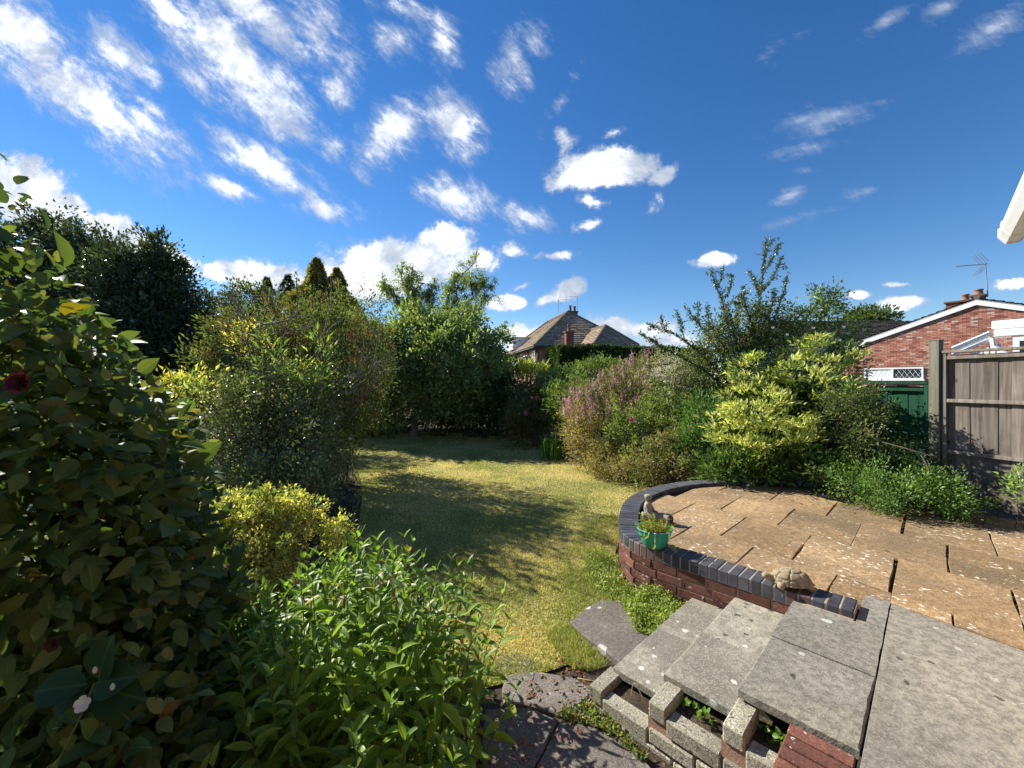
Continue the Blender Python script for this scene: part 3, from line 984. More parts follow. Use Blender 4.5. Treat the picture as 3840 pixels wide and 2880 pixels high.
# the flight of steps
steps = thing('garden_steps', 'three shallow concrete slab steps going down to the lawn from the patio', 'steps', AB(2.75, -.8, LAWN))
for (a0, a1, b0, b1, z, cut) in ((2.15, 2.74, -.66, -.205, 0, None), (2.743, 3.745, -.66, -.205, 0, 'notch'),
                                 (2.16, 2.70, -1.04, -.60, -.130, None), (2.703, 3.318, -1.04, -.60, -.130, None),
                                 (2.15, 2.73, -1.36, -.98, -.255, None), (2.733, 3.325, -1.36, -.98, -.255, None)):
    mb = MB()
    if cut:
        pg = [AB(a0, b0).xy, AB(3.285, b0).xy, AB(3.285, -.335).xy, AB(a1, -.335).xy, AB(a1, b1).xy, AB(a0, b1).xy]
    else:
        pg = [AB(a0, b0).xy, AB(a1, b0).xy, AB(a1, b1).xy, AB(a0, b1).xy]
    q = []
    for i in range(len(pg)):
        a_, b_ = np.array(tuple(pg[i])), np.array(tuple(pg[(i + 1) % len(pg)]))
        m_ = max(1, int(np.linalg.norm(b_ - a_) / .07))
        for k in range(m_):
            w_ = a_ + (b_ - a_) * k / m_
            q.append(tuple(w_ + (rng.normal(size=2) * .0016 if k else rng.normal(size=2) * .003)))
    if cut:
        prism(mb, q, z - .045, z + .0015, 0.0)
    else:
        prism(mb, q, z - .045, z, .007)
    keep(mb.build('step_slab', M['landing_slab'] if z == 0 else M['step_slab']), steps)
mb = MB()
mb.box(AB(3.30, -.50, -.022), AX * .0135, BX * .155, (0, 0, .021), ch=.003)
keep(mb.build('mortar_fillet', M['mortar']), steps)
for (b0, b1, z1) in ((-1.33, -1.0, -.302), (-1.01, -.64, -.177), (-.63, -.215, -.047)):
    mb = MB()
    mb.box(AB(2.77, (b0 + b1) / 2, (LAWN - .05 + z1) / 2), AX * .53, BX * ((b1 - b0) / 2), (0, 0, (z1 - LAWN + .05) / 2))
    keep(mb.build('step_core', M['bed']), steps)

# old paving slab on the grass at the foot of the steps
def slab_thing(name, label, pts, z0, z1, mat, cat='paving slab', group=None):
    t = None
    c = np.mean(pts, axis=0)
    mb = MB()
    prism(mb, [tuple(np.array(p) - c) for p in pts], 0, z1 - z0, .008)
    o = mb.build(name, M[mat])
    o.location = (c[0], c[1], z0)
    o['label'] = label
    o['category'] = cat
    if group:
        o['group'] = group
    return o


def C3(x, y, z):
    px, py = (1780 + x * .5515) * .26667, (2200 + y * .5515) * .26667
    d = (EYE - z) * 400 / (py - 382)
    return ((px - 512) / 400 * d, d)


slab_thing('paving_slab', 'dark lichen-spotted paving slab at the foot of the steps by the lawn',
           [C3(x, y, -.365) for x, y in ((860, 85), (760, 140), (650, 235), (700, 290), (770, 350), (880, 425), (985, 510), (1150, 400), (1300, 250), (1280, 215), (1190, 200), (1120, 135), (990, 95))],
           LAWN - .03, -.365, 'old_slab')
for lab, pg in (('dark path slab at the bottom of the picture beside the bright green plant', ((70, 830), (330, 812), (450, 850), (568, 898), (525, 985), (478, 1080), (420, 1190), (372, 1290), (40, 1300), (50, 1050))),
                ('mottled path slab in front of the concrete block wall', ((584, 904), (700, 925), (828, 958), (930, 1005), (1040, 1062), (1150, 1170), (1260, 1300), (384, 1296), (430, 1195), (492, 1086), (540, 985))),
                ('shaded path slab between the bright green plant and the slab steps', ((212, 606), (310, 588), (420, 578), (560, 600), (690, 628), (760, 680), (802, 722), (724, 800), (640, 838), (572, 872), (450, 832), (330, 796), (196, 792), (185, 700))),
                ('small worn path slab beside the lawn edge and bright green plant', ((140, 452), (240, 440), (340, 448), (400, 490), (436, 524), (400, 566), (300, 578), (205, 594), (130, 570))),
                ('broken path slab wedged against the end of the concrete block wall', ((830, 738), (852, 800), (905, 880), (975, 962), (900, 960), (826, 940), (700, 906), (592, 884), (660, 850), (738, 808)))):
    slab_thing('path_slab', lab, [C3(x, y, LAWN + .004) for x, y in pg], LAWN - .04, LAWN + .004 + rng.normal() * .002, 'path_slab')

# block wall beside the steps, hollow along the top
bw = thing('block_wall', 'weathered hollow-topped concrete block wall at the near side of the steps', 'wall', AB(2.01, -.85, LAWN))


def blk(name, a0, a1, b0, b1, z0, z1, mat='block'):
    mb = MB()
    mb.box(AB((a0 + a1) / 2, (b0 + b1) / 2, (z0 + z1) / 2), AX * ((a1 - a0) / 2), BX * ((b1 - b0) / 2), (0, 0, (z1 - z0) / 2), ch=.007)
    return keep(mb.build(name, M[mat]), bw)


for bi, (b0, b1, zt) in enumerate(((-1.40, -1.312, -.285), (-1.025, -.935, -.165), (-.665, -.575, -.060))):
    blk('header_block', 1.955 + .001 * bi, 2.185, b0, b1, zt - .085, zt)
for (b0, b1, zt) in ((-1.305, -1.032, -.315), (-.928, -.672, -.205), (-.568, -.452, -.120)):
    blk('concrete_block', 1.950, 2.045, b0, b1, zt - .085, zt)
lay = [(-.297, [(-1.02, -.79), (-.78, -.55), (-.54, -.452)]), (-.212, [(-.66, -.452)]), (-.382, [(-1.39, -1.15), (-1.14, -.90), (-.89, -.66), (-.65, -.452)]),
       (-.467, [(-1.30, -1.06), (-1.05, -.81), (-.80, -.57), (-.56, -.452)])]
for zt, segs in lay:
    for (b0, b1) in segs:
        blk('concrete_block', 1.947 + rng.normal() * .002, 2.043, b0, b1, zt - .0765, zt - .004)
mb = MB()
for (b0, b1, z1) in ((-1.385, -1.03, -.32), (-1.03, -.67, -.215), (-.67, -.455, -.13)):
    mb.box(AB(2.00, (b0 + b1) / 2, (z1 + LAWN - .08) / 2), AX * .036, BX * ((b1 - b0) / 2 + .002), (0, 0, (z1 - LAWN + .08) / 2))
keep(mb.build('mortar', M['pink_mortar']), bw)
mb = MB()
for (b0, b1, z1) in ((-1.385, -1.03, -.333), (-1.03, -.67, -.226), (-.67, -.455, -.138)):
    mb.box(AB(2.14, (b0 + b1) / 2, (z1 + LAWN - .08) / 2), AX * .1, BX * ((b1 - b0) / 2 + .001), (0, 0, (z1 - LAWN + .08) / 2))
keep(mb.build('cavity_soil', M['soil']), bw)
# red brick-on-edge pier beside the landing
pier = thing('brick_pier', 'red brick-on-edge step end between block wall and grey landing', 'brickwork', AB(1.95, -.33, LAWN))
for i in range(9):
    a1 = 2.135 - i * .0755
    mb = MB()
    mb.box(AB(a1 - .0325, -.328, -.075 - .02), AX * .0325, BX * .1125, (0, 0, .0525 + .02), ch=.005)
    keep(mb.build('brick', M['red_brick']), pier)
mb = MB()
mb.box(AB(1.80, -.328, -.20), AX * .335, BX * .109, (0, 0, .165))
keep(mb.build('mortar', M['pink_mortar']), pier)

# ------------------------------------------------------------------ pot, statue, tortoise
pot = thing('flower_pot', 'green glazed bowl pot of yellow-green seedlings on the blue coping', 'flower pot', (1.262, 3.545, COPZ))
v, f = lathe_np([(.0, .0), (.075, .0), (.088, .006), (.105, .035), (.125, .08), (.137, .12), (.143, .148), (.150, .152), (.152, .162), (.147, .167), (.139, .163), (.134, .148), (.126, .12), (.0, .118)], 40)
mb = MB()
mb.add(v, f)
mb.build('pot_bowl', M['pot'], pot, smooth=True)
v, f = lathe_np([(.0, .139), (.06, .141), (.133, .136)], 24)
mb = MB()
mb.add(v, f)
mb.build('pot_soil', M['soil'], pot)
rg = np.random.default_rng(5)
mb = MB()
n = 0
for i in range(95):
    r_, a_ = .12 * math.sqrt(rg.random()), rg.random() * 6.28
    b = np.array([r_ * math.cos(a_), r_ * math.sin(a_), .138])
    h = rg.uniform(.04, .125)
    tip = b + np.array([b[0] * .25 + rg.normal() * .02, b[1] * .25 + rg.normal() * .02, h])
    k = 14
    tt = rg.uniform(.15, 1.0, k)[:, None]
    pos = b + (tip - b) * tt
    v, f = leaf_np(pos, unit(rg.normal(size=(k, 3)) + (0, 0, .7)), unit(rg.normal(size=(k, 3)) + (0, 0, 1)), rg.uniform(.012, .028, k), rg.uniform(.005, .010, k), LEAF4)
    c = np.array([.30, .34, .05]) if rg.random() < .75 else np.array([.26, .11, .04])
    mb.add(v, f, np.repeat(c * np.exp(rg.normal(0, .25, (k, 1))), 4, axis=0))
stuff(mb.build('seedling', M['leaf'], pot, tone=True))
for (ax, hz, sc) in ((-.7, .02, .07), (-.35, -.05, .06), (.55, -.075, .075), (.62, -.06, .06), (-1.0, .0, .05)):
    a_ = -math.pi / 2 + ax * .9
    p0 = np.array([[.148 * math.cos(a_), .148 * math.sin(a_), .163]])
    p1 = np.array([[.16 * math.cos(a_), .16 * math.sin(a_), .13 + hz]])
    mb = MB()
    mb.add(*tube_np([p0[0] * (.85, .85, 1), p0[0] * (1.02, 1.02, 1.03), p1[0]], .0018, 4))
    v, f = leaf_np(p1, np.array([[math.cos(a_) * .4 + ax * .5, math.sin(a_) * .4, -.25]]), np.array([[math.cos(a_), math.sin(a_), .9]]), sc, sc * .55, LEAF8)
    mb.add(v, f, (.28, .36, .06) if sc > .055 else (.07, .12, .03))
    mb.build('trailing_leaf', M['leaf'], pot, tone=True)

# weathered seated figure on a log
stt = thing('statue', 'small weathered stone figure sitting on a log behind the green pot', 'statue', (1.50, 4.33, 0))


def skin_body(name, joints, edges, mat, parent, sub=2):
    me = bpy.data.meshes.new(name)
    me.from_pydata([j[:3] for j in joints], edges, [])
    o = bpy.data.objects.new(name, me)
    COL.objects.link(o)
    md = o.modifiers.new('skin', 'SKIN')
    for i, j in enumerate(joints):
        rr_ = j[3] if isinstance(j[3], tuple) else (j[3], j[3])
        me.skin_vertices[0].data[i].radius = rr_
        me.skin_vertices[0].data[i].use_root = (i == 0)
    md.use_smooth_shade = True
    sb = o.modifiers.new('sub', 'SUBSURF')
    sb.levels = sb.render_levels = sub
    dg = bpy.context.evaluated_depsgraph_get()
    m2 = bpy.data.meshes.new_from_object(o.evaluated_get(dg))
    m2.name = name
    bpy.data.objects.remove(o)
    m2.materials.clear()
    m2.materials.append(mat)
    r_ = bpy.data.objects.new(name, m2)
    COL.objects.link(r_)
    r_.parent = parent
    return r_


sz = .045
body = [(0, 0, sz + .030, (.050, .056)), (0, 0, sz + .072, (.040, .050)), (0, .002, sz + .112, (.040, .062)), (.002, .003, sz + .138, .020), (.006, .0, sz + .152, .022), (.010, .0, sz + .178, .044), (.010, .0, sz + .206, .034),
        (.004, -.056, sz + .112, .022), (.026, -.066, sz + .070, .018), (.060, -.044, sz + .042, .016),
        (.004, .056, sz + .112, .022), (.026, .066, sz + .070, .018), (.060, .034, sz + .042, .016),
        (.034, -.055, sz + .024, .030), (.072, -.066, sz + .022, .026), (.086, -.014, sz + .016, .020), (.084, .012, sz + .014, .016),
        (.034, .055, sz + .024, .030), (.072, .066, sz + .022, .026), (.096, .012, sz + .018, .020), (.098, -.014, sz + .014, .016)]
bed_ = [(0, 1), (1, 2), (2, 3), (3, 4), (4, 5), (5, 6), (2, 7), (7, 8), (8, 9), (2, 10), (10, 11), (11, 12), (0, 13), (13, 14), (14, 15), (15, 16), (0, 17), (17, 18), (18, 19), (19, 20)]
fig = skin_body('seated_figure', body, bed_, M['statue'], stt)
fig.rotation_euler = (0, 0, R(-30))
fig.scale = (1.12, 1.12, 1.18)
fig.location = (-.03, .02, -.012)
mb = MB()
pth = bezier([(-.085, .03, .038), (.02, .0, .045), (.10, -.06, .05), (.165, -.135, .058)], 6)
v, f = tube_np(pth, np.linspace(.044, .055, len(pth)) * (1 + .06 * np.sin(np.arange(len(pth)) * 1.7)), 12)
v[:, 2] = np.maximum(v[:, 2], .0)
mb.add(v, f)
mb.build('log_base', M['statue'], stt, smooth=True)
mb = MB()
v, f = tube_np([(.163, -.132, .058), (.172, -.144, .059)], [.040, .034], 14)
mb.add(v, f)
mb.build('log_end', M['eye'], stt)

tor = thing('tortoise_ornament', 'sandy stone tortoise ornament on the coping beside the steps', 'ornament', (1.985, 2.85, COPZ), R(172))
tor.scale = (1.05, 1.05, 1.05)
nu, nv = 128, 40
vs = []
for j in range(nv + 1):
    ph = (j / nv) * math.pi / 2
    for i in range(nu):
        th = 2 * math.pi * i / nu
        rx, ry = .125, .088
        rr_ = math.cos(ph)
        x, y, z = rx * rr_ ** .85 * math.cos(th), ry * rr_ ** .85 * math.sin(th), .030 + .088 * math.sin(ph) ** .9
        # scute ridges: rings of plates parted by grooves
        ring = 0 if ph > 1.05 else 1 if ph > .42 else 2
        cnt = (5, 8, 16)[ring]
        fr_ = (th / (2 * math.pi) * cnt + .5 * ring) % 1
        edge = min(fr_, 1 - fr_) / .5
        e2 = min(abs(ph - 1.05), abs(ph - .42), .25) / .25
        k = .92 + .09 * min(1, edge * 3.5) ** .6 * min(1, e2 * 2.2) ** .6
        if ph < .1:
            k *= 1.05
        vs.append((x * k, y * k, .030 + (z - .030) * k))
v = np.array(vs)
i = np.arange(nv)[:, None] * nu
j = np.arange(nu)[None]
f = np.stack([i + j, i + (j + 1) % nu, i + nu + (j + 1) % nu, i + nu + j], -1).reshape(-1, 4)
mb = MB()
mb.add(v, [f, np.arange(nu)[::-1][None]])
mb.build('shell', M['tortoise'], tor, smooth=True)
hd = skin_body('head', [(.095, 0, .040, .030), (.130, 0, .052, .024), (.158, 0, .066, (.026, .024)), (.182, 0, .064, .016)], [(0, 1), (1, 2), (2, 3)], M['tortoise'], tor)
mb = MB()
for s_ in (-1, 1):
    v, f = lathe_np([(0, -.004), (.004, -.002), (.005, .0), (.004, .002), (0, .004)], 8)
    mb.add(v + np.array([.166, s_ * .0235, .072]), f)
mb.build('eye', M['eye'], tor, smooth=True)
for (x, y, a_) in ((.085, .062, .6), (.085, -.062, -.6), (-.085, .060, 2.4), (-.085, -.060, -2.4)):
    skin_body('leg', [(x * .8, y * .8, .045, .028), (x + .012 * math.cos(a_), y + .012 * math.sin(a_), .026, .025), (x + .026 * math.cos(a_), y + .020 * math.sin(a_), .012, (.022, .016))], [(0, 1), (1, 2)], M['tortoise'], tor, 1)
skin_body('tail', [(-.11, 0, .034, .014), (-.135, 0, .024, .009), (-.150, .006, .016, .004)], [(0, 1), (1, 2)], M['tortoise'], tor, 1)
# feet stand partly on the patio side: a low plinth is not needed, the coping is 21 cm deep

# ------------------------------------------------------------------ fences
FD = Vector((-.357, .934, 0))           # along the boundary, going away
FN = Vector((-.934, -.357, 0))          # towards the garden
F0 = Vector((5.40, 5.00, 0))


def fence_panel(label, s0, s1, z0, z1, wood_m, rail_m, nb, rails, name='timber_fence', cap=True):
    base = F0 + FD * s0
    t = thing(name, label, 'fence', (base.x, base.y, z0))
    bw_ = (s1 - s0) / nb
    rg = np.random.default_rng(int(s0 * 100) + 900)
    for i in range(nb):
        c = F0 + FD * (s0 + bw_ * (i + .5)) - FN * (.012 + (i % 2) * .006)
        mb = MB()
        zz = z1 - .05 + rg.normal() * .004
        mb.box((0, 0, 0), FD * (bw_ * .54), FN * .0065, (0, 0, (zz - z0) / 2), ch=.002)
        o = mb.build('board', wood_m)
        keep(o, t)
        o.matrix_basis = Matrix.Translation((c.x, c.y, (zz + z0) / 2)) @ Matrix.Rotation(rg.normal() * .004, 4, FN)
    for z in rails:
        c = F0 + FD * ((s0 + s1) / 2) + FN * .018
        mb = MB()
        mb.box((0, 0, 0), FD * ((s1 - s0) / 2 - .042), FN * .018, (0, 0, .021), ch=.003)
        o = mb.build('rail', rail_m)
        keep(o, t)
        o.matrix_basis = Matrix.Translation((c.x, c.y, z))
    for s_ in (s0 + .02, s1 - .02):
        c = F0 + FD * s_ + FN * .019
        mb = MB()
        mb.box((0, 0, 0), FD * .02, FN * .018, (0, 0, (z1 - .03 - z0) / 2), ch=.003)
        o = mb.build('upright', rail_m)
        keep(o, t)
        o.matrix_basis = Matrix.Translation((c.x, c.y, (z1 - .03 + z0) / 2))
    if cap:
        c = F0 + FD * ((s0 + s1) / 2) + FN * .012
        mb = MB()
        mb.box((0, 0, 0), FD * ((s1 - s0) / 2), FN * .034, (0, 0, .016), ch=.004)
        o = mb.build('cap_rail', rail_m)
        keep(o, t)
        o.matrix_basis = Matrix.Translation((c.x, c.y, z1 - .012))
    return t


fence_panel('weathered brown fence panel of vertical boards at the right edge', -1.80, .005, .02, 1.885, M['wood'], M['rail_wood'], 16, (.64, 1.27, 1.80))
fence_panel('dark green painted fence panel behind the shrubs beside the post', .135, 1.93, -.02, 1.50, M['green_wood'], M['green_wood'], 16, (.30, .82, 1.40))
fence_panel('second dark green fence panel hidden mostly behind the golden shrub', 2.05, 3.85, -.02, 1.48, M['green_wood'], M['green_wood'], 16, (.30, .82, 1.40))
for lab, s_, z1 in (('mossy grey timber fence post between the brown and green panels', .07, 2.02), ('fence post between the two green fence panels', 1.99, 1.62)):
    c = F0 + FD * s_ + FN * .012
    t = thing('fence_post', lab, 'post', (c.x, c.y, LAWN))
    mb = MB()
    mb.box((0, 0, 0), FD * .05, FN * .05, (0, 0, (z1 - LAWN) / 2), ch=.005)
    o = mb.build('post_shaft', M['post_wood'], t)
    o.location = (0, 0, (z1 - LAWN) / 2)
    mb = MB()
    mb.box((0, 0, 0), FD * .054, FN * .054, (0, 0, .008), ch=.003)
    o = mb.build('post_cap', M['post_wood'], t)
    o.location = (0, 0, z1 - LAWN + .006)

# ------------------------------------------------------------------ houses


def tri_surface_tiles(mb, p_eave0, p_eave1, p_top0, p_top1, course, cols, rg, thick=.035, lip=.05, tw=.30):
    """a roof slope as real stepped tiles between an eave line and a top line (a point for a hip)"""
    e0, e1, t0, t1 = (np.array(tuple(p), dtype=float) for p in (p_eave0, p_eave1, p_top0, p_top1))
    up_v = ((t0 + t1) - (e0 + e1)) / 2
    nrow = max(2, int(np.linalg.norm(up_v) / course))
    nrm = np.cross(e1 - e0, up_v)
    nrm /= np.linalg.norm(nrm)
    if nrm[2] < 0:
        nrm = -nrm
    for r_ in range(nrow):
        s0, s1 = r_ / nrow, min(1.0, (r_ + 1.25) / nrow)
        a0, b0 = e0 + (t0 - e0) * s0, e1 + (t1 - e1) * s0
        a1, b1 = e0 + (t0 - e0) * s1, e1 + (t1 - e1) * s1
        ln = np.linalg.norm(b0 - a0)
        nt = max(1, int(ln / tw))
        stg = .5 * (r_ % 2) / nt
        for c_ in range(nt + (r_ % 2)):
            u0, u1 = max(0, c_ / nt - stg), min(1, (c_ + 1) / nt - stg)
            if u1 - u0 < .002:
                continue
            g_ = .04 * (u1 - u0)
            k = np.exp(rg.normal(0, .11))
            col = np.array(cols[rg.integers(len(cols))]) * k
            w = lambda a, b, u: a + (b - a) * u
            jit = rg.normal() * .006
            q = [w(a0, b0, u0 + g_) + nrm * (thick + jit), w(a0, b0, u1 - g_) + nrm * (thick + jit), w(a1, b1, u1 - g_) + nrm * jit * .5, w(a1, b1, u0 + g_) + nrm * jit * .5,
                 w(a0, b0, u0 + g_) - nrm * .005, w(a0, b0, u1 - g_) - nrm * .005]
            mb.add(q, [np.array([[0, 1, 2, 3], [4, 5, 1, 0]])], col)


def poly_part(name, pts, mat, parent, tone=None):
    mb = MB()
    mb.add([tuple(p) for p in pts], np.arange(len(pts))[None], tone)
    return keep(mb.build(name, mat, None, tone=tone is not None), parent)


def window(parent, o, ux, uz, nrm, w, h, mull, frame=.06, pane_mat=None, name='window', lattice=0):
    """frame with depth, panes behind it, sill; o is the lower-left corner on the wall face"""
    ux, nrm = Vector(ux).normalized(), Vector(nrm).normalized()
    uzv = Vector((0, 0, 1))
    mb = MB()
    ce = o + ux * (w / 2) + uzv * (h / 2) + nrm * .02
    for z in (frame / 2, h - frame / 2):
        mb.box(o + ux * (w / 2) + uzv * z + nrm * .02, ux * (w / 2), nrm * .035, uzv * (frame / 2))
    for i in range(mull + 1):
        x = frame / 2 + (w - frame) * i / mull
        mb.box(o + ux * x + uzv * (h / 2) + nrm * .021, ux * (frame / 2), nrm * .034, uzv * (h / 2 - frame))
    fr_ = keep(mb.build(name, M['white'], None), parent)
    for i in range(mull):
        x0 = frame + (w - frame) * i / mull
        mb = MB()
        pw = (w - frame) / mull - frame
        mb.box(o + ux * (x0 + pw / 2) + uzv * (h / 2) + nrm * .012, ux * (pw / 2), nrm * .004, uzv * (h / 2 - frame))
        keep(mb.build('pane', (M['white_paint'] if lattice and i == 0 else pane_mat or M['glass'])), fr_)
        if lattice:
            mb = MB()
            st = lattice
            for sgn in (-1, 1):
                k = -h
                while k < pw + h:
                    # diagonal lead strips clipped to the pane
                    x_a, x_b = k, k + sgn * (h - 2 * frame) * .62
                    za, zb = 0, h - 2 * frame
                    pa, pb = np.array([x_a, za]), np.array([x_b, zb])
                    dd = pb - pa
                    t0, t1 = 0.0, 1.0
                    if abs(dd[0]) > 1e-6:
                        ta, tb = (0 - pa[0]) / dd[0], (pw - pa[0]) / dd[0]
                        t0, t1 = max(t0, min(ta, tb)), min(t1, max(ta, tb))
                    if t1 - t0 > .03:
                        q0, q1 = pa + dd * t0, pa + dd * t1
                        mb.add(*tube_np([o + ux * (x0 + q0[0]) + uzv * (frame + q0[1]) + nrm * .018, o + ux * (x0 + q1[0]) + uzv * (frame + q1[1]) + nrm * .018], .0075, 4))
                    k += st
            keep(mb.build('lattice', M['white']), fr_)
    mb = MB()
    mb.box(o + ux * (w / 2) - uzv * .03 + nrm * .06, ux * (w / 2 + .06), nrm * .09, uzv * .028)
    keep(mb.build('sill', M['white']), fr_)
    return fr_


# material for brick walls too far off to show single bricks
m, t = new_mat('far_brick')
tcn = t.n('ShaderNodeTexCoord')
bt = t.n('ShaderNodeTexBrick', {'Vector': tcn.outputs['UV'], 'Color1': (.27, .115, .065, 1), 'Color2': (.17, .07, .045, 1), 'Mortar': (.30, .24, .18, 1), 'Scale': 1.0,
                                'Mortar Size': .012, 'Brick Width': .225, 'Row Height': .075})
n_ = t.noise(t.n('ShaderNodeNewGeometry').outputs['Position'], 3.0, 4, .6)
finish(t, t.mix(t.m('MULTIPLY', t.ramp(n_, .45, .7), .4), bt.outputs[0], (.13, .06, .04)), .85, bt.outputs[1], .3, -.01)
M['far_brick'] = m


def wall_quad(name, p0, p1, z0, z1, parent, thick=.2, nrm=None):
    mb = MB()
    a, b = Vector(p0), Vector(p1)
    L = (b - a).length
    n_ = Vector(nrm).normalized()
    v = [a + Vector((0, 0, z0)), b + Vector((0, 0, z0)), b + Vector((0, 0, z1)), a + Vector((0, 0, z1))]
    v += [p - n_ * thick for p in v]
    mb.add([tuple(p) for p in v], np.array([[0, 1, 2, 3], [7, 6, 5, 4], [0, 4, 5, 1], [1, 5, 6, 2], [2, 6, 7, 3], [3, 7, 4, 0]]))
    uv = [(0, z0), (L, z0), (L, z1), (0, z1)] * 2
    return keep(mb.build(name, M['far_brick'], None, uv=uv), parent)


# -- hipped brick house beyond the garden
HU = Vector((.976, .21, 0)).normalized()       # along its front
HV = Vector((-.21, .976, 0)).normalized()      # going back
H0 = Vector((1.8, 32.0, 0))
ez, rz_ = 4.42, 8.05
Wd, Dp = 9.0, 15.0
house = thing('brick_house', 'two storey brick house with hipped tiled roof beyond the trimmed hedge', 'house', (H0.x, H0.y, LAWN))
in_ = .35
c00, c10 = H0 + HU * in_ + HV * in_, H0 + HU * (Wd - in_) + HV * in_
c01, c11 = H0 + HU * in_ + HV * (Dp - in_), H0 + HU * (Wd - in_) + HV * (Dp - in_)
wall_quad('wall', c00, c10, LAWN, ez, house, nrm=-HV)
wall_quad('wall', c01, c00, LAWN, ez, house, nrm=-HU)
wall_quad('wall', c10, c11, LAWN, ez, house, nrm=HU)
wall_quad('wall', c11, c01, LAWN, ez, house, nrm=HV)
Z = lambda p, z: (p.x, p.y, z)
rA, rB = H0 + HU * (Wd / 2) + HV * (Wd / 2), H0 + HU * (Wd / 2) + HV * (Dp - Wd / 2)
k00, k10, k01, k11 = H0, H0 + HU * Wd, H0 + HV * Dp, H0 + HU * Wd + HV * Dp
rg = np.random.default_rng(21)
TC = [(.34, .255, .175), (.38, .29, .20), (.30, .225, .155), (.40, .31, .22)]
mb = MB()
tri_surface_tiles(mb, Z(k00, ez), Z(k10, ez), Z(rA, rz_), Z(rA, rz_), .30, TC, rg, .06)
tri_surface_tiles(mb, Z(k01, ez), Z(k00, ez), Z(rB, rz_), Z(rA, rz_), .30, TC, rg, .06)
tri_surface_tiles(mb, Z(k10, ez), Z(k11, ez), Z(rA, rz_), Z(rB, rz_), .30, TC, rg, .06, tw=.6)
tri_surface_tiles(mb, Z(k11, ez), Z(k01, ez), Z(rB, rz_), Z(rB, rz_), .30, TC, rg, .06, tw=.6)
roof = keep(stuff(mb.build('roof', M['roof'], None, tone=True)), house)
# closed deck under the tiles
mb = MB()
vv = [Z(k00, ez - .05), Z(k10, ez - .05), Z(k11, ez - .05), Z(k01, ez - .05), Z(rA, rz_ - .05), Z(rB, rz_ - .05)]
mb.add(vv, [np.array([[0, 1, 4], [2, 3, 5]]), np.array([[1, 2, 5, 4], [3, 0, 4, 5], [3, 2, 1, 0]])], (.1, .08, .06))
keep(mb.build('roof_deck', M['roof'], None, tone=True), house)
mb = MB()
for a_, b_ in ((Z(k00, ez), Z(rA, rz_)), (Z(k10, ez), Z(rA, rz_)), (Z(rA, rz_), Z(rB, rz_)), (Z(k01, ez), Z(rB, rz_))):
    a_, b_ = np.array(a_), np.array(b_)
    nseg = int(np.linalg.norm(b_ - a_) / .4)
    for i in range(nseg):
        p0, p1 = a_ + (b_ - a_) * i / nseg, a_ + (b_ - a_) * (i + .96) / nseg
        mb.add(*tube_np([p0 + (0, 0, .04), p1 + (0, 0, .07)], .11, 6), (.17, .14, .11) if i % 3 else (.21, .18, .14))
keep(mb.build('ridge_tile', M['roof'], None, tone=True), house)['kind'] = 'stuff'
mb = MB()
for a_, b_, nn in ((k00, k10, -HV), (k01, k00, -HU)):
    mid = (a_ + b_) / 2
    d_ = (b_ - a_)
    mb.box(Z(mid, ez - .10), d_ / 2, nn * .06, (0, 0, .07), ch=.02)
keep(mb.build('gutter', M['black']), house)
for s_ in (.45, 3.4, 7.2):
    p = c00 + HV * (s_ - .3) - HU * .08
    mb = MB()
    mb.add(*tube_np([(p.x, p.y, ez - .15), (p.x, p.y, .5)], .05, 6))
    keep(mb.build('downpipe', M['black']), house)
for s_, w_, z_ in ((.7, .75, 2.95), (3.0, 1.7, 2.75), (6.4, 2.2, 2.55)):
    window(house, Vector(Z(c00 + HV * (s_ + w_), z_)) - HU * .002, -HV, None, -HU, w_, 1.15, 1 if w_ < 1 else 2 if w_ < 2 else 3, .09)
# projecting wing
w0 = Vector((6.05, 29.8, 0))
ww, wd = 3.75, 3.4
we, wr = 4.28, 5.98
q00, q10, q01, q11 = w0, w0 + HU * ww, w0 + HV * wd, w0 + HU * ww + HV * wd
wA, wB = w0 + HU * (ww / 2) + HV * (ww / 2), w0 + HU * (ww / 2) + HV * (wd + 1.2)
wall_quad('wall', q00 + HU * .3 + HV * .3, q10 - HU * .3 + HV * .3, LAWN, we, house, nrm=-HV)
wall_quad('wall', q01 + HU * .3, q00 + HU * .3 + HV * .3, LAWN, we, house, nrm=-HU)
wall_quad('wall', q10 - HU * .3 + HV * .3, q11 - HU * .3, LAWN, we, house, nrm=HU)
mb = MB()
tri_surface_tiles(mb, Z(q00, we), Z(q10, we), Z(wA, wr), Z(wA, wr), .28, TC, rg, .06)
tri_surface_tiles(mb, Z(q01, we), Z(q00, we), Z(wB, wr), Z(wA, wr), .28, TC, rg, .06)
tri_surface_tiles(mb, Z(q10, we), Z(q11, we), Z(wA, wr), Z(wB, wr), .28, TC, rg, .06)
keep(stuff(mb.build('wing_roof', M['roof'], None, tone=True)), house)
mb = MB()
mb.add([Z(q00, we - .04), Z(q10, we - .04), Z(q11, we - .04), Z(q01, we - .04), Z(wA, wr - .04), Z(wB, wr - .04)],
       [np.array([[0, 1, 4]]), np.array([[1, 2, 5, 4], [3, 0, 4, 5], [3, 2, 1, 0]])], (.1, .08, .06))
keep(mb.build('wing_deck', M['roof'], None, tone=True), house)
mb = MB()
for a_, b_ in ((Z(q00, we), Z(wA, wr)), (Z(q10, we), Z(wA, wr)), (Z(wA, wr), Z(wB, wr))):
    mb.add(*tube_np([np.array(a_) + (0, 0, .05), np.array(b_) + (0, 0, .05)], .10, 6), (.19, .16, .12))
keep(mb.build('wing_ridge', M['roof'], None, tone=True), house)
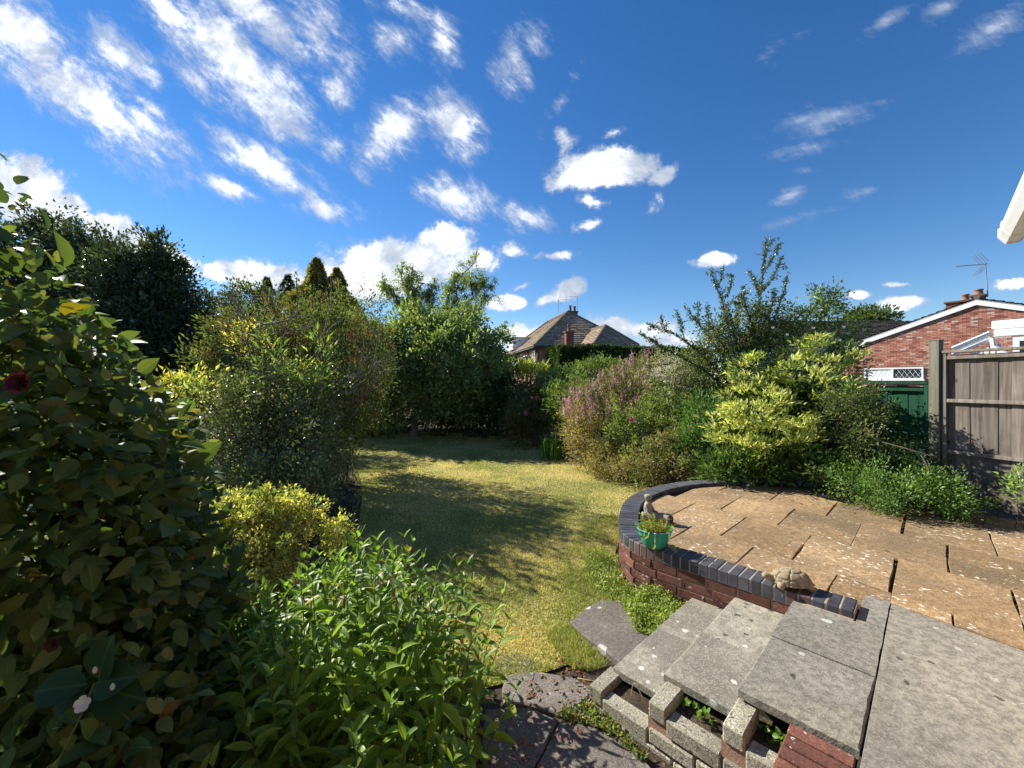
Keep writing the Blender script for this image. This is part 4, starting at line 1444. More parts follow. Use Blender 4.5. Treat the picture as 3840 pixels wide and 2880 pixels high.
# chimneys
def chimney(parent, c, w, d, z0, z1, pots, ux=HU, uy=HV, name='chimney'):
    c = Vector(c)
    mb = MB()
    zz = z0
    i = 0
    while zz < z1 - .01:
        h_ = min(.075, z1 - zz)
        k = (1.0, .85, 1.15, .95)[i % 4]
        gr = .012 if i % 2 else .006
        mb.box(Z(c, zz + h_ / 2), ux * (w / 2 - gr), uy * (d / 2 - gr), (0, 0, h_ / 2 - .0015), (.20 * k, .085 * k, .055 * k))
        zz += h_
        i += 1
    mb.box(Z(c, z1 + .05), ux * (w / 2 + .06), uy * (d / 2 + .06), (0, 0, .05), (.16, .09, .06), ch=.015)
    ch = keep(mb.build(name, M['tone'], None, tone=True), parent)
    for (ox, oy, r_, h_) in pots:
        v, f = lathe_np([(r_ * 1.15, 0), (r_ * 1.15, .06), (r_, .1), (r_ * .88, h_ - .08), (r_ * 1.1, h_ - .06), (r_ * 1.1, h_), (r_ * .8, h_), (r_ * .7, h_ - .1), (0, h_ - .1)], 14)
        p = c + ux * ox + uy * oy
        mb = MB()
        mb.add(v + np.array([p.x, p.y, z1 + .1]), f)
        keep(mb.build('chimney_pot', M['terracotta'], None, smooth=True), ch)
    return ch


cf = D(1229, 745, 31.3)
chimney(house, (cf.x, cf.y, 0), .62, .5, 3.2, 5.35, [(0, 0, .12, .55)])
cm = rA + HV * 1.3 + HU * .9
chimney(house, cm, .9, .6, 7.2, 8.25, [(-.22, 0, .13, .55), (.22, 0, .13, .5)])
mb = MB()
dz = H0 + HV * 9.6 + HU * .55
mb.box(Z(dz + HU * .4, 5.35), HU * .9, HV * 1.3, (0, 0, .55))
keep(mb.build('dormer', M['white_paint']), house)
mb = MB()
mb.box(Z(dz + HU * .4, 5.96), HU * 1.0, HV * 1.4, (0, 0, .06))
keep(mb.build('dormer_roof', M['soffit']), house)


def aerial(label, base, h, facing, sc=1.0, grid=False, lean=(0, 0)):
    t = thing('tv_aerial', label, 'aerial', tuple(base))
    mb = MB()
    mb.add(*tube_np([(0, 0, 0), (lean[0] * .5, lean[1] * .5, h * .5), (lean[0], lean[1], h)], .022 * sc, 6))
    mb.build('mast', M['alu'], t)
    d_ = Vector(facing).normalized()
    s_ = Vector((-d_.y, d_.x, 0))
    o = Vector((lean[0], lean[1], h - .06))
    mb = MB()
    mb.add(*tube_np([o - d_ * .08 * sc, o + d_ * .95 * sc], .014 * sc, 5))
    for k in range(9):
        c = o + d_ * (.22 + .085 * k) * sc
        w_ = (.16 - .006 * k) * sc
        mb.add(*tube_np([c - s_ * w_, c + s_ * w_], .006 * sc, 4))
        if grid and k % 1 == 0:
            mb.add(*tube_np([c + Vector((0, 0, -.03)), c + Vector((0, 0, .03))], .008 * sc, 4))
    mb.build('boom', M['alu'], t)
    for sg in (1, -1):
        mb = MB()
        u_ = (d_ * .55 + Vector((0, 0, sg * .83))).normalized()
        nb = 6 if grid else 3
        for i in range(nb):
            c = o + u_ * ((.05 + .46 * i / (nb - 1)) * sc)
            mb.add(*tube_np([c - s_ * .26 * sc, c + s_ * .26 * sc], .0075 * sc, 4))
        for x in ((-.26, -.09, .09, .26) if grid else (-.2, .2)):
            mb.add(*tube_np([o + u_ * .05 * sc + s_ * x * sc, o + u_ * .51 * sc + s_ * x * sc], .0075 * sc, 4))
        mb.build('reflector', M['alu'], t)
    return t


aerial('small thin aerial on the far house roof, left of the two', (cm - HU * 1.75 - HV * .9 + Vector((0, 0, 7.9))), 1.35, (.8, -.3, 0), .9)
aerial('thin aerial on the far house chimney, right of the two', (cm + HU * .5 + Vector((0, 0, 8.1))), 1.75, (-.9, -.2, 0), .9)

# -- neighbouring bungalow on the right
BW = Vector((.518, -.855, 0)).normalized()         # along the gable wall, coming nearer
BN = Vector((-.855, -.518, 0)).normalized()        # out of the gable wall, towards us
B0 = Vector((19.76, 17.0, 0))
ap, tp = 5.03, .363
hl, hr = 5.4, 5.4
bung = thing('bungalow', 'red brick bungalow gable with white bargeboards beyond the fence', 'house', (B0.x, B0.y, 0))
zt = lambda s_: ap - .20 - tp * abs(s_)
mb = MB()
pts_ = [B0 + BW * -hl, B0 + BW * hr]
prof = [(-hl + .25, LAWN), (hr - .25, LAWN), (hr - .25, zt(hr - .25)), (0, zt(0)), (-hl + .25, zt(hl - .25))]
v = [Z(B0 + BW * s_ - BN * .02, z_) for s_, z_ in prof] + [Z(B0 + BW * s_ - BN * .25, z_) for s_, z_ in prof]
mb.add(v, [np.array([[0, 1, 2, 3, 4]]), np.array([[9, 8, 7, 6, 5]]), np.array([[i, (i + 1) % 5, 5 + (i + 1) % 5, 5 + i] for i in range(5)])])
keep(mb.build('wall', M['mortar']), bung)
rg = np.random.default_rng(31)
mb = MB()
BC = [(.42, .185, .13), (.46, .215, .15), (.38, .155, .105), (.50, .26, .19), (.27, .095, .065), (.44, .19, .13)]
wins = [(-3.75, -1.62, 1.62, 2.18)]
for row in range(0, 70):
    z = .9 + row * .075
    x = -hl + .27 + (.1125 if row % 2 else 0)
    while x < 2.4:
        w_ = .215
        mid = x + w_ / 2
        if z + .065 < zt(mid) - .02 - .5 * tp * w_ and not any(a - .10 < mid < b + .10 and c - .06 < z + .03 < d + .03 for a, b, c, d in wins):
            col = np.array(BC[rg.integers(len(BC))]) * math.exp(rg.normal(0, .10))
            if rg.random() < .07:
                col = np.array((.56, .42, .34))
            mb.box(Z(B0 + BW * mid - BN * (.010 + rg.normal() * .002), z + .0325), BW * (w_ / 2), BN * .014, (0, 0, .0325), col)
        x += .225
keep(stuff(mb.build('brickwork', M['tone'], None, tone=True)), bung)
for a, b, c, d in wins:
    window(bung, Vector(Z(B0 + BW * a, c)), BW, None, BN, b - a, d - c, 2, .06, lattice=.19)
roof_o = .22
for sgn, hh in ((-1, hl), (1, hr)):
    # bargeboard
    p0, p1 = B0 + BN * .06, B0 + BW * (sgn * hh) + BN * .06
    z0_, z1_ = ap - .02, ap - .02 - tp * hh
    v = [Z(p0, z0_ - .24), Z(p1, z1_ - .24), Z(p1, z1_), Z(p0, z0_)]
    v += [tuple(Vector(q) + BN * .025) for q in v]
    mb = MB()
    mb.add(v, np.array([[0, 1, 2, 3], [7, 6, 5, 4], [0, 4, 5, 1], [1, 5, 6, 2], [2, 6, 7, 3], [3, 7, 4, 0]]))
    keep(mb.build('bargeboard', M['white']), bung)
    mb = MB()
    e0_, e1_ = B0 + BW * (sgn * (hh + .1)) + BN * .085, B0 + BW * (sgn * (hh + .1)) - BN * 9
    t0_, t1_ = B0 + BN * .085, B0 - BN * 9
    tri_surface_tiles(mb, Z(e0_, ap - tp * (hh + .1)), Z(e1_, ap - tp * (hh + .1)), Z(t0_, ap + .02), Z(t1_, ap + .02), .25, [(.09, .075, .062), (.12, .10, .08), (.15, .125, .10)], rg, .045, tw=.3)
    keep(stuff(mb.build('roof', M['roof'], None, tone=True)), bung)
    mb = MB()
    a_, b_, c_, d_ = Z(e0_, ap - tp * (hh + .1) - .03), Z(e1_, ap - tp * (hh + .1) - .03), Z(t1_, ap - .01), Z(t0_, ap - .01)
    lo = [tuple(Vector(q) - Vector((0, 0, .05))) for q in (a_, b_, c_, d_)]
    mb.add([a_, b_, c_, d_] + lo, np.array([[0, 1, 2, 3], [7, 6, 5, 4], [0, 4, 5, 1], [1, 5, 6, 2], [2, 6, 7, 3], [3, 7, 4, 0]]), (.06, .05, .045))
    keep(mb.build('roof_deck', M['roof'], None, tone=True), bung)
mb = MB()
for i in range(22):
    p = B0 + BN * (.08 - .42 * i)
    mb.add(*tube_np([Z(p, ap + .05), Z(p - BN * .40, ap + .05)], [.10, .115], 7), (.15, .125, .10))
keep(stuff(mb.build('ridge_tile', M['roof'], None, tone=True)), bung)
for sgn in (-1,):
    e0_ = B0 + BW * (-hl - .12)
    wall_quad('side_wall', e0_ + BW * .4 - BN * 9, e0_ + BW * .4 - BN * .05, LAWN, ap - tp * hl - .1, bung, nrm=-BW)
c1_ = D(2076, 655, 20.3)
chimney(bung, (c1_.x, c1_.y, 0), .95, .7, 4.5, 5.50, [(.15, 0, .13, .32)], BW, -BN)
c2_ = D(2114, 640, 19.6)
chimney(bung, (c2_.x, c2_.y, 0), .42, .5, 4.6, 5.66, [(.0, 0, .15, .28)], BW, -BN)
b_ = D(2134, 640, 19.4)
aerial('large television aerial with grid reflectors on the bungalow roof', b_, 1.62, (-.93, .36, 0), 1.12, True, (-.12, 0))
# lower dark roof behind the bungalow
og = D(1870, 720, 25)
gar = thing('outbuilding', 'low building with dark tiled roof behind the bungalow gable', 'building', (og.x, og.y, LAWN))
rg = np.random.default_rng(33)
e0_, e1_ = D(1640, 742, 23), D(2010, 742, 23)
t0_, t1_ = D(1660, 693, 26) , D(2010, 693, 26)
mb = MB()
tri_surface_tiles(mb, e0_, e1_, t0_, t1_, .26, [(.075, .062, .052), (.11, .09, .072), (.14, .115, .095)], rg, .06, tw=.33)
keep(stuff(mb.build('roof', M['roof'], None, tone=True)), gar)
mb = MB()
e0_, e1_, t0_, t1_ = (Vector(q) for q in (e0_, e1_, t0_, t1_))
bk = Vector((0, 3, 0))
vv = [tuple(q - Vector((0, 0, .05))) for q in (e0_, e1_, t1_, t0_)] + [(e1_.x, e1_.y + 6, e1_.z - .05), (e0_.x, e0_.y + 6, e0_.z - .05)]
mb.add(vv, [np.array([[0, 1, 2, 3], [3, 2, 4, 5]]), np.array([[0, 3, 5], [1, 4, 2]])], (.08, .065, .055))
keep(mb.build('roof_deck', M['roof'], None, tone=True), gar)
mb = MB()
mb.box(((e0_.x + e1_.x) / 2, e0_.y + .35, (LAWN + e0_.z) / 2 - .03), ((e1_.x - e0_.x) / 2 - .1, 0, 0), (0, .1, 0), (0, 0, (e0_.z - LAWN) / 2 - .03))
keep(mb.build('wall', M['white_paint']), gar)

# -- neighbour's white conservatory seen over the fence
cv = D(2180, 750, 9.2)
con = thing('conservatory', 'white framed conservatory corner seen over the brown fence at right', 'conservatory', (cv.x, cv.y, LAWN))
cD, cN = BW, BN
c0 = D(2142, 760, 9.6)
c0 = Vector((c0.x, c0.y, 0))
mb = MB()
mb.box(Z(c0 + cD * 1.5 - cN * .05, 2.86), cD * 1.5, cN * .05, (0, 0, .10), ch=.012)
mb.box(Z(c0 + cD * 1.5 - cN * .01, 2.66), cD * 1.46, cN * .05, (0, 0, .085), ch=.01)
keep(mb.build('fascia', M['white']), con)
window(con, Vector(Z(c0 + cD * .32 - cN * .04, 1.35)), cD, None, cN, 2.3, 1.2, 2, .10)
mb = MB()
mb.box(Z(c0 + cD * 1.5 - cN * .3, .9), cD * 1.4, cN * .2, (0, 0, 1.3))
keep(mb.build('wall', M['white_paint']), con)
mb = MB()
g0, g1 = c0 - cD * .02 + cN * .02, c0 - cD * .62 + cN * .10
for k, (r_, off) in enumerate(((.055, 0), (.035, -.09), (.045, -.15))):
    mb.add(*tube_np([Z(g0, 2.68 + off), Z(g1, 2.34 + off)], r_, 4))
keep(mb.build('eave_gutter', M['white']), con)
mb = MB()
mb.add(*tube_np([Z(c0 + cD * .02 + cN * .06, 2.55), Z(c0 + cD * .04 + cN * .07, 2.35), Z(c0 + cD * .30 + cN * .08, 2.10), Z(c0 + cD * .32 + cN * .08, 1.0)], .05, 8))
keep(mb.build('downpipe', M['white']), con)
for i in range(5):
    mb = MB()
    mb.box(Z(c0 + cD * (-.28 + .10 * i), 2.0), cD * .035, cN * .02, (0, 0, .28 + .03 * i))
    keep(mb.build('frame_post', M['white']), con)

# -- corner of our own house: gutter, fascia and soffit
own = thing('house_eave', 'white gutter and fascia corner of the near house at upper right', 'house', AB(4.85, .33, 2.3))
cz = 2.56
ea = 4.85
gp = lambda a, b, z: AB(a, b, z)
# gutter with a squared profile, open at the top, along A, facing -B
prof = [(.33, .115), (.33, .055), (.365, .0), (.43, .0), (.455, .055), (.455, .115), (.442, .115), (.442, .06), (.424, .012), (.370, .012), (.343, .06), (.343, .115)]
va = np.array([tuple(AB(ea, b + .018, cz + z)) for b, z in prof] + [tuple(AB(-2.5, b + .018, cz + z)) for b, z in prof])
n = len(prof)
mb = MB()
mb.add(va, np.array([[i, (i + 1) % n, n + (i + 1) % n, n + i] for i in range(n)]))
keep(mb.build('gutter', M['white']), own)
mb = MB()
po = [(b + (b - .39) * .10, z + (z - .057) * .06) for b, z in prof[:6]]
for a0, a1 in ((ea - .02, ea + .018), (ea - .24, ea - .15)):
    vb = np.array([tuple(AB(a0, b + .018, cz + z)) for b, z in po] + [tuple(AB(a1, b + .018, cz + z)) for b, z in po])
    mb.add(vb, [np.array([[i, (i + 1) % 6, 6 + (i + 1) % 6, 6 + i] for i in range(6)]), np.arange(6)[None], np.arange(6, 12)[::-1][None]])
keep(mb.build('gutter_bracket', M['white']), own)
mb = MB()
mb.box(AB((ea - .03 - 2.5) / 2, 0.493, cz + .03), AX * ((ea - .03 + 2.5) / 2), BX * .016, (0, 0, .11), ch=.003)
mb.box(AB(ea - .045, 0.818, cz + .03), AX * .016, BX * .308, (0, 0, .11), ch=.003)
keep(mb.build('fascia', M['white']), own)
mb = MB()
mb.box(AB((ea - .065 - 2.5) / 2, 0.818, cz - .065), AX * ((ea - .065 + 2.5) / 2), BX * .308, (0, 0, .008))
keep(mb.build('soffit', M['soffit']), own)
# the roof slope and the wall behind the eave (out of the picture)
wall_quad('wall', AB(-2.5, 1.11), AB(4.5, 1.11), 0, cz - .08, own, nrm=-BX)
wall_quad('wall', AB(4.5, 1.11), AB(4.5, 7), 0, cz - .08, own, nrm=AX)
mb = MB()
v = [AB(ea - .02, .458, cz + .12), AB(-2.5, .458, cz + .12), AB(-2.5, 5.0, cz + 2.0), AB(ea - .02, 5.0, cz + 2.0)]
v += [q - Vector((0, 0, .06)) for q in v]
mb.add([tuple(q) for q in v], np.array([[0, 1, 2, 3], [7, 6, 5, 4], [0, 4, 5, 1], [1, 5, 6, 2], [2, 6, 7, 3], [3, 7, 4, 0]]), (.12, .10, .08))
keep(mb.build('roof', M['roof'], None, tone=True), own)

# ------------------------------------------------------------------ trees and shrubs

def big_leaf(curl, fold, tipc, wid=.5):
    """one broad leaf as a mesh 1 long and 1 wide: outline, folded midrib, curved length"""
    ts = [.0, .10, .28, .5, .72, .89, 1.0]
    hw = [.0, .27, .46, .5, .39, .17, .0]
    v, uv = [], []
    for i, (t_, h_) in enumerate(zip(ts, hw)):
        zc = -curl * t_ * t_ + tipc * max(0, t_ - .7) ** 2 * 6
        if i in (0, len(ts) - 1):
            v.append((0, t_, zc)); uv.append((.5, t_))
        else:
            for s_ in (-1, 0, 1):
                v.append((s_ * h_, t_, zc + (fold * h_ if s_ else 0)))
                uv.append((.5 + s_ * h_, t_))
    f = [(0, 2, 1), (0, 3, 2)]
    for k in range(4):
        a = 1 + 3 * k
        for s_ in (0, 1):
            f += [(a + s_, a + s_ + 1, a + s_ + 4), (a + s_, a + s_ + 4, a + s_ + 3)]
    e = len(v) - 1
    f += [(13, 14, e), (14, 15, e)]
    return np.array(v, dtype=float), np.array(f), np.array(uv)


BIG = [big_leaf(c, fo, tc_) for c, fo, tc_ in ((.18, .22, -.05), (.32, .30, -.10), (.05, .16, -.12), (.45, .2, .05))]


def near_leaves(parent, pos, ax, nr, L, wr, mats, mat_w, mass_mat, pal, seed, limit=290, bgpart='foliage'):
    """the leaves that show largest become parts of their own, the rest one mass"""
    rg = np.random.default_rng(seed)
    n = len(pos)
    mid = pos + unit(ax) * L[:, None] * .5
    px = 512 + 400 * mid[:, 0] / mid[:, 1]
    py = 382 - 400 * (mid[:, 2] - EYE) / mid[:, 1]
    size = L * 400 / mid[:, 1]
    face = np.abs(np.sum(unit(mid - np.array([0, 0, EYE])) * unit(nr), axis=1))
    vis = (px > -5) & (px < 1029) & (py > -5) & (py < 773)
    cell = 9
    key = (px // cell).astype(int) * 200 + (py // cell).astype(int)
    order = np.argsort(mid[:, 1])
    seen, front = set(), np.zeros(n, dtype=bool)
    for i in order:
        if vis[i] and key[i] not in seen:
            seen.add(key[i])
            front[i] = True
    score = np.where(front, size * size * wr * (.35 + face), 0)
    top = np.argsort(-score)[:limit]
    top = top[score[top] > 0]
    sel = np.zeros(n, dtype=bool)
    sel[top] = True
    meshes = {}
    for i in top:
        mi = rg.choice(len(mats), p=mat_w)
        k = (mi, int(rg.integers(4)))
        if k not in meshes:
            v, f, uv = BIG[k[1]]
            o = build_np('leaf', v, [f], mats[mi], None, None, True, uv)
            meshes[k] = o.data
            bpy.data.objects.remove(o)
        a = unit(ax[i])
        s_ = unit(np.cross(a, nr[i]))
        u_ = np.cross(s_, a)
        m4 = Matrix(((s_[0] * L[i] * wr, a[0] * L[i], u_[0] * L[i], pos[i][0]), (s_[1] * L[i] * wr, a[1] * L[i], u_[1] * L[i], pos[i][1]),
                     (s_[2] * L[i] * wr, a[2] * L[i], u_[2] * L[i], pos[i][2]), (0, 0, 0, 1)))
        place('leaf', meshes[k], m4, parent)
    r_ = ~sel
    v0, f0, uv0 = BIG[0]
    v, f = leaf_np(pos[r_], ax[r_], nr[r_], L[r_], L[r_] * wr, (v0, f0))
    c = colours(r_.sum(), pal, np.arange(r_.sum()) // 6, rg, .2)
    tone = np.ones((len(v), 4), dtype=np.float32)
    tone[:, :3] = np.repeat(c, len(v0), axis=0)
    keep(stuff(build_np(bgpart, v, [f], mass_mat, None, tone, True)), parent)


# ---- camellia close at the left
rng = np.random.default_rng(41)
cam_e = [((-1.78, 1.50, .62), (.52, .50, 1.28)), ((-2.25, 1.62, .9), (.72, .62, 1.52)), ((-2.02, 2.05, .60), (.44, .42, 1.14)), ((-1.36, 1.32, -.10), (.40, .42, .62)),
         ((-1.75, 1.95, .25), (.42, .42, .72)), ((-1.62, 1.72, -.1), (.45, .42, .6))]
camt = thing('camellia_bush', 'tall dark camellia bush with big glossy leaves filling the left edge', 'bush', (-1.85, 1.7, LAWN))
C_ = np.array([e[0] for e in cam_e]); Q_ = np.array([e[1] for e in cam_e])
n = 17500
e = rng.choice(len(cam_e), n, p=np.array([.26, .23, .16, .12, .13, .10]))
d = unit(rng.normal(size=(n, 3)))
lump = 1 + .16 * np.sin(d[:, 0] * 6 + e) * np.sin(d[:, 2] * 7 + 2 * e)
pos = C_[e] + d * ((.50 + .5 * rng.random(n) ** .6) * lump)[:, None] * Q_[e]
ok = (pos[:, 2] > LAWN) & (pos[:, 1] > .90)
# keep the bush left of the line of sight along its right flank
flank = np.interp(pos[:, 2], [-.4, .2, .8, 1.1, 1.35, 1.5, 1.66, 1.9, 2.2, 2.6], [-.60, -.66, -.72, -.75, -.80, -.89, -.98, -1.10, -1.19, -1.28])
ok &= pos[:, 0] / pos[:, 1] < flank + rng.normal(size=n) * .02
pos, d = pos[ok], d[ok]
n = len(pos)
ax = unit(d * .55 + rng.normal(size=(n, 3)) * .5 + np.array([.1, -.25, -.15]))
nr = unit(d * .5 + rng.normal(size=(n, 3)) * .45 + np.array([.05, -.35, .55]))
L = .070 * np.exp(rng.normal(0, .24, n))
near_leaves(camt, pos, ax, nr, L, .56, [M['camellia_leaf'], M['camellia_yellow_leaf']], [.972, .028], M['camellia_mass'],
            [(.5, .050, .082, .023), (.3, .085, .115, .030), (.18, .125, .135, .036), (.02, .17, .13, .02)], 42, 295)
mb = MB()
for i in range(26):
    ei = rng.integers(len(cam_e))
    tip = C_[ei] + unit(rng.normal(size=3)) * Q_[ei] * .7
    tip[2] = max(tip[2], 0)
    tip[0] = min(tip[0], tip[1] * -.82)
    b = np.array([-1.9, 1.75, LAWN]) + rng.normal(size=3) * (.15, .15, 0)
    pth = bezier([b, (b + tip) / 2 + rng.normal(size=3) * .12, tip], 6)
    mb.add(*tube_np(pth, np.linspace(.018, .004, len(pth)), 6))
keep(mb.build('stem', M['bark'], None, smooth=True), camt)


def flower(name, c, face, petals, r_, mat, parent, seed, layers=1, wr=.75):
    rg = np.random.default_rng(seed)
    mb = MB()
    fz = unit(np.array(face, dtype=float))
    sx = unit(np.cross(fz, [0.1, .2, 1]))
    sy = np.cross(fz, sx)
    for l in range(layers):
        for k in range(petals):
            a_ = 2 * math.pi * (k + .5 * l) / petals + rg.normal() * .1
            dr = sx * math.cos(a_) + sy * math.sin(a_)
            axp = unit(dr + fz * (.25 + .5 * l))[None]
            v, f = leaf_np(np.array([c], dtype=float), axp, unit(fz - dr * .2 + rg.normal(size=3) * .1)[None], np.array([r_ * (1 - .2 * l)]), np.array([r_ * wr]), PETAL)
            mb.add(v, f)
    return keep(mb.build(name, mat), parent)


for i, (dx, dy, Y, r_) in enumerate(((42, 828, 1.02, .030), (115, 1391, 1.0, .018))):
    flower('faded_flower', tuple(D(dx, dy, Y)), (.2, -1, .2), 8, r_, M['petal_red'] if i == 0 else M['petal_brown'], camt, 60 + i, 3)

# ---- bramble sprig in front of it
bt_ = thing('bramble', 'dark bramble sprig with white flower and buds at lower left', 'bramble', tuple(D(190, 1500, .80)))
bc = np.array(tuple(D(205, 1475, .80)))
for (dx, dy, ln, wr, ux, uz) in ((225, 1400, .095, .72, .25, .75), (300, 1440, .085, .8, 1, .25), (340, 1478, .105, .62, 1, -.12), (120, 1470, .105, .6, -1, -.05),
                                 (290, 1520, .08, .65, .7, -.55), (165, 1515, .085, .6, -.7, -.4)):
    v, f, uv = big_leaf(.12, .2, -.08)
    # saw-toothed edge
    a = unit(np.array([ux, -.12, uz]))
    nrm_ = np.array([.15, -.7, .65])
    s_ = unit(np.cross(a, nrm_))
    u_ = np.cross(s_, a)
    p0 = bc + a * .012 + rng.normal(size=3) * .004
    w = p0 + (v[:, :1] * s_ * wr + v[:, 1:2] * a + v[:, 2:] * u_) * ln
    keep(build_np('leaf', w, [f], M['bramble_leaf'], None, None, True, uv), bt_)
mb = MB()
for q in ((215, 1462, 207, 1440), (235, 1480, 243, 1490), (200, 1490, 178, 1520), (205, 1475, 120, 1655)):
    mb.add(*tube_np(bezier([tuple(D(q[0], q[1], .79)), tuple(D((q[0] + q[2]) / 2 + 3, (q[1] + q[3]) / 2, .775)), tuple(D(q[2], q[3], .77))], 4), .0016, 5))
keep(mb.build('stem', M['green_stem']), bt_)
for (dx, dy) in ((205, 1448), (243, 1484)):
    c = np.array(tuple(D(dx, dy, .765)))
    v, f = lathe_np([(0, -.006), (.0025, -.005), (.004, 0), (.0026, .005), (0, .008)], 10)
    mb = MB()
    mb.add(v + c, f)
    keep(mb.build('bud', M['petal_white'], None, smooth=True), bt_)
flower('flower', tuple(D(180, 1520, .765)), (.15, -.8, .45), 5, .0145, M['petal_white'], bt_, 71, 1, .95)

# ---- bright green leafy perennial, bottom centre
pt = thing('leafy_perennial', 'bright green clump of leafy upright stems at the bottom of the picture', 'plant', (-.8, 2.0, LAWN))
rng = np.random.default_rng(43)
mb = MB()
LP_, LA_, LN_, LL_ = [], [], [], []
outl = [(-.06, 2.0), (-.07, 1.75), (-.10, 1.5), (-.22, 1.28), (-.62, 1.12), (-1.0, 1.25), (-1.45, 1.8), (-1.75, 2.4), (-1.35, 2.8), (-.80, 2.85), (-.45, 2.72), (-.16, 2.35)]
cnt = 0
while cnt < 230:
    b = np.array([rng.uniform(-1.8, 0), rng.uniform(1.05, 2.9), LAWN])
    if not inside(b[None, :2], outl)[0]:
        continue
    cnt += 1
    c = np.array([-.78, 2.0])
    rel = (b[:2] - c)
    edge = min(1.0, np.linalg.norm(rel / (.75, .9)))
    h = (1.0 - .42 * edge ** 2) * rng.uniform(.8, 1.08) - max(0, .28 * (1.5 - b[1]))
    lean = unit(np.append(rel, 0)) * edge * .15 + rng.normal(size=3) * (.06, .06, 0)
    b[:2] -= unit(np.append(rel, 0))[:2] * .10 * edge
    tip = b + np.array([lean[0], lean[1], h])
    pth = bezier([b, (b + tip) / 2 - lean * .12, tip], 8)
    mb.add(*tube_np(pth, np.linspace(.0034, .0018, len(pth)), 5))
    nn = int(h / .058)
    a0 = rng.random() * 3
    for k in range(2, nn + 1):
        t_ = k / nn
        p = pth[min(len(pth) - 1, int(t_ * (len(pth) - 1)))]
        for s_ in (0, math.pi):
            a_ = a0 + (k % 2) * math.pi / 2 + s_ + rng.normal() * .25
            topness = max(0, (t_ - .82) / .18)
            o = np.array([math.cos(a_), math.sin(a_), .18 + 1.5 * topness + rng.normal() * .25 - .35 * (1 - t_)])
            LP_.append(p); LA_.append(o)
            LN_.append(np.array([-math.cos(a_) * .35, -math.sin(a_) * .35, 1]) + rng.normal(size=3) * .22)
            LL_.append(.106 * (1 - .45 * topness) * math.exp(rng.normal() * .16) * (.8 + .25 * t_))
keep(stuff(mb.build('stem', M['green_stem'])), pt)
near_leaves(pt, np.array(LP_), np.array(LA_), np.array(LN_), np.array(LL_), .32, [M['mint_leaf'], M['camellia_yellow_leaf']], [.985, .015], M['leaf'],
            [(.7, .115, .185, .026), (.25, .16, .235, .032), (.05, .19, .15, .03)], 44, 295)

# ---- the left border
shrub('variegated_shrub', 'bright yellow variegated low shrub between camellia and green clump', 'shrub',
      [E(545, 1150, 3.6, 90, 80, .34), E(475, 1120, 3.7, 60, 66, .32), E(640, 1110, 3.8, 50, 52, .3), E(510, 1250, 3.4, 85, 70, .3), E(590, 1090, 3.8, 50, 40, .25), E(600, 1200, 3.5, 60, 60, .3)], 600, 24, (.05, .05, .03), .034, .52,
      [(.42, .44, .36, .10), (.3, .31, .30, .07), (.28, .11, .145, .04)], 'leaf', 101, 18, .008, upb=.4, bump=.5, sl=.4, shoots=.25, shell=.45)
shrub('variegated_shrub', 'small pale yellow shrub at the lawn edge behind the bright green clump', 'shrub',
      [E(728, 1150, 3.9, 26, 32, .2)], 60, 20, .04, .034, .55, [(.6, .40, .36, .10), (.4, .22, .25, .06)], 'leaf', 102, 4, .005)
shrub('cotoneaster_bush', 'dense dark small-leaved bush behind the yellow variegated shrub', 'bush',
      [E(590, 930, 5.7, 120, 110, .7), E(650, 1005, 5.3, 75, 80, .5), E(490, 930, 5.7, 100, 100, .6), E(660, 890, 6.0, 70, 100, .6), E(540, 860, 5.9, 60, 60, .5), E(570, 1045, 4.9, 120, 46, .35), E(690, 1060, 4.9, 30, 40, .25)], 1400, 30, .085, .036, .6,
      [(.46, .075, .094, .030), (.3, .125, .14, .048), (.24, .225, .235, .105)], 'gloss_leaf', 103, 16, .012, bump=.55, sl=.45, shoots=.25, shell=.45)  # palest palette row paints sun glints into the leaf colour
shrub('laurel', 'upright laurel shoots with long bright green leaves above the dark bush', 'shrub',
      [E(595, 775, 5.6, 34, 66, .3), E(690, 790, 5.8, 22, 80, .3), E(660, 830, 5.5, 50, 36, .3), E(430, 845, 5.0, 55, 24, .3)], 34, 12, .075, .11, .27,
      [(.5, .10, .155, .04), (.3, .15, .20, .05), (.2, .24, .26, .07)], 'leaf', 104, 12, .01, upb=.9)
shrub('golden_shrub', 'patch of golden yellow foliage under the brown seedhead shrub', 'shrub',
      [E(540, 745, 6.4, 44, 52, .3), E(400, 832, 5.2, 55, 22, .3), E(640, 800, 6.2, 50, 22, .3)], 105, 15, .09, .06, .45,
      [(.5, .46, .38, .07), (.5, .30, .30, .06)], 'leaf', 105, 6, .008)
t = shrub('seedhead_shrub', 'sprawling brownish shrub with rusty seedheads and bare twigs', 'shrub',
          [E(620, 800, 7.3, 180, 110, .9), E(560, 720, 7.5, 110, 66, .8), E(740, 760, 7.8, 110, 130, .9), E(680, 715, 8.0, 110, 56, 1.0), E(765, 860, 7.9, 46, 80, .5), E(800, 790, 8.6, 56, 90, .6), E(500, 790, 7.2, 90, 70, .6), E(700, 880, 7.1, 90, 80, .9)],
          1500, 26, .115, .060, .36, [(.5, .092, .118, .038), (.2, .125, .115, .045), (.08, .14, .085, .04), (.22, .075, .10, .032)], 'dull_leaf', 106, 40, .02, shell=.5, bump=.35, bark='grey_bark')
rng = np.random.default_rng(47)
mb = MB()
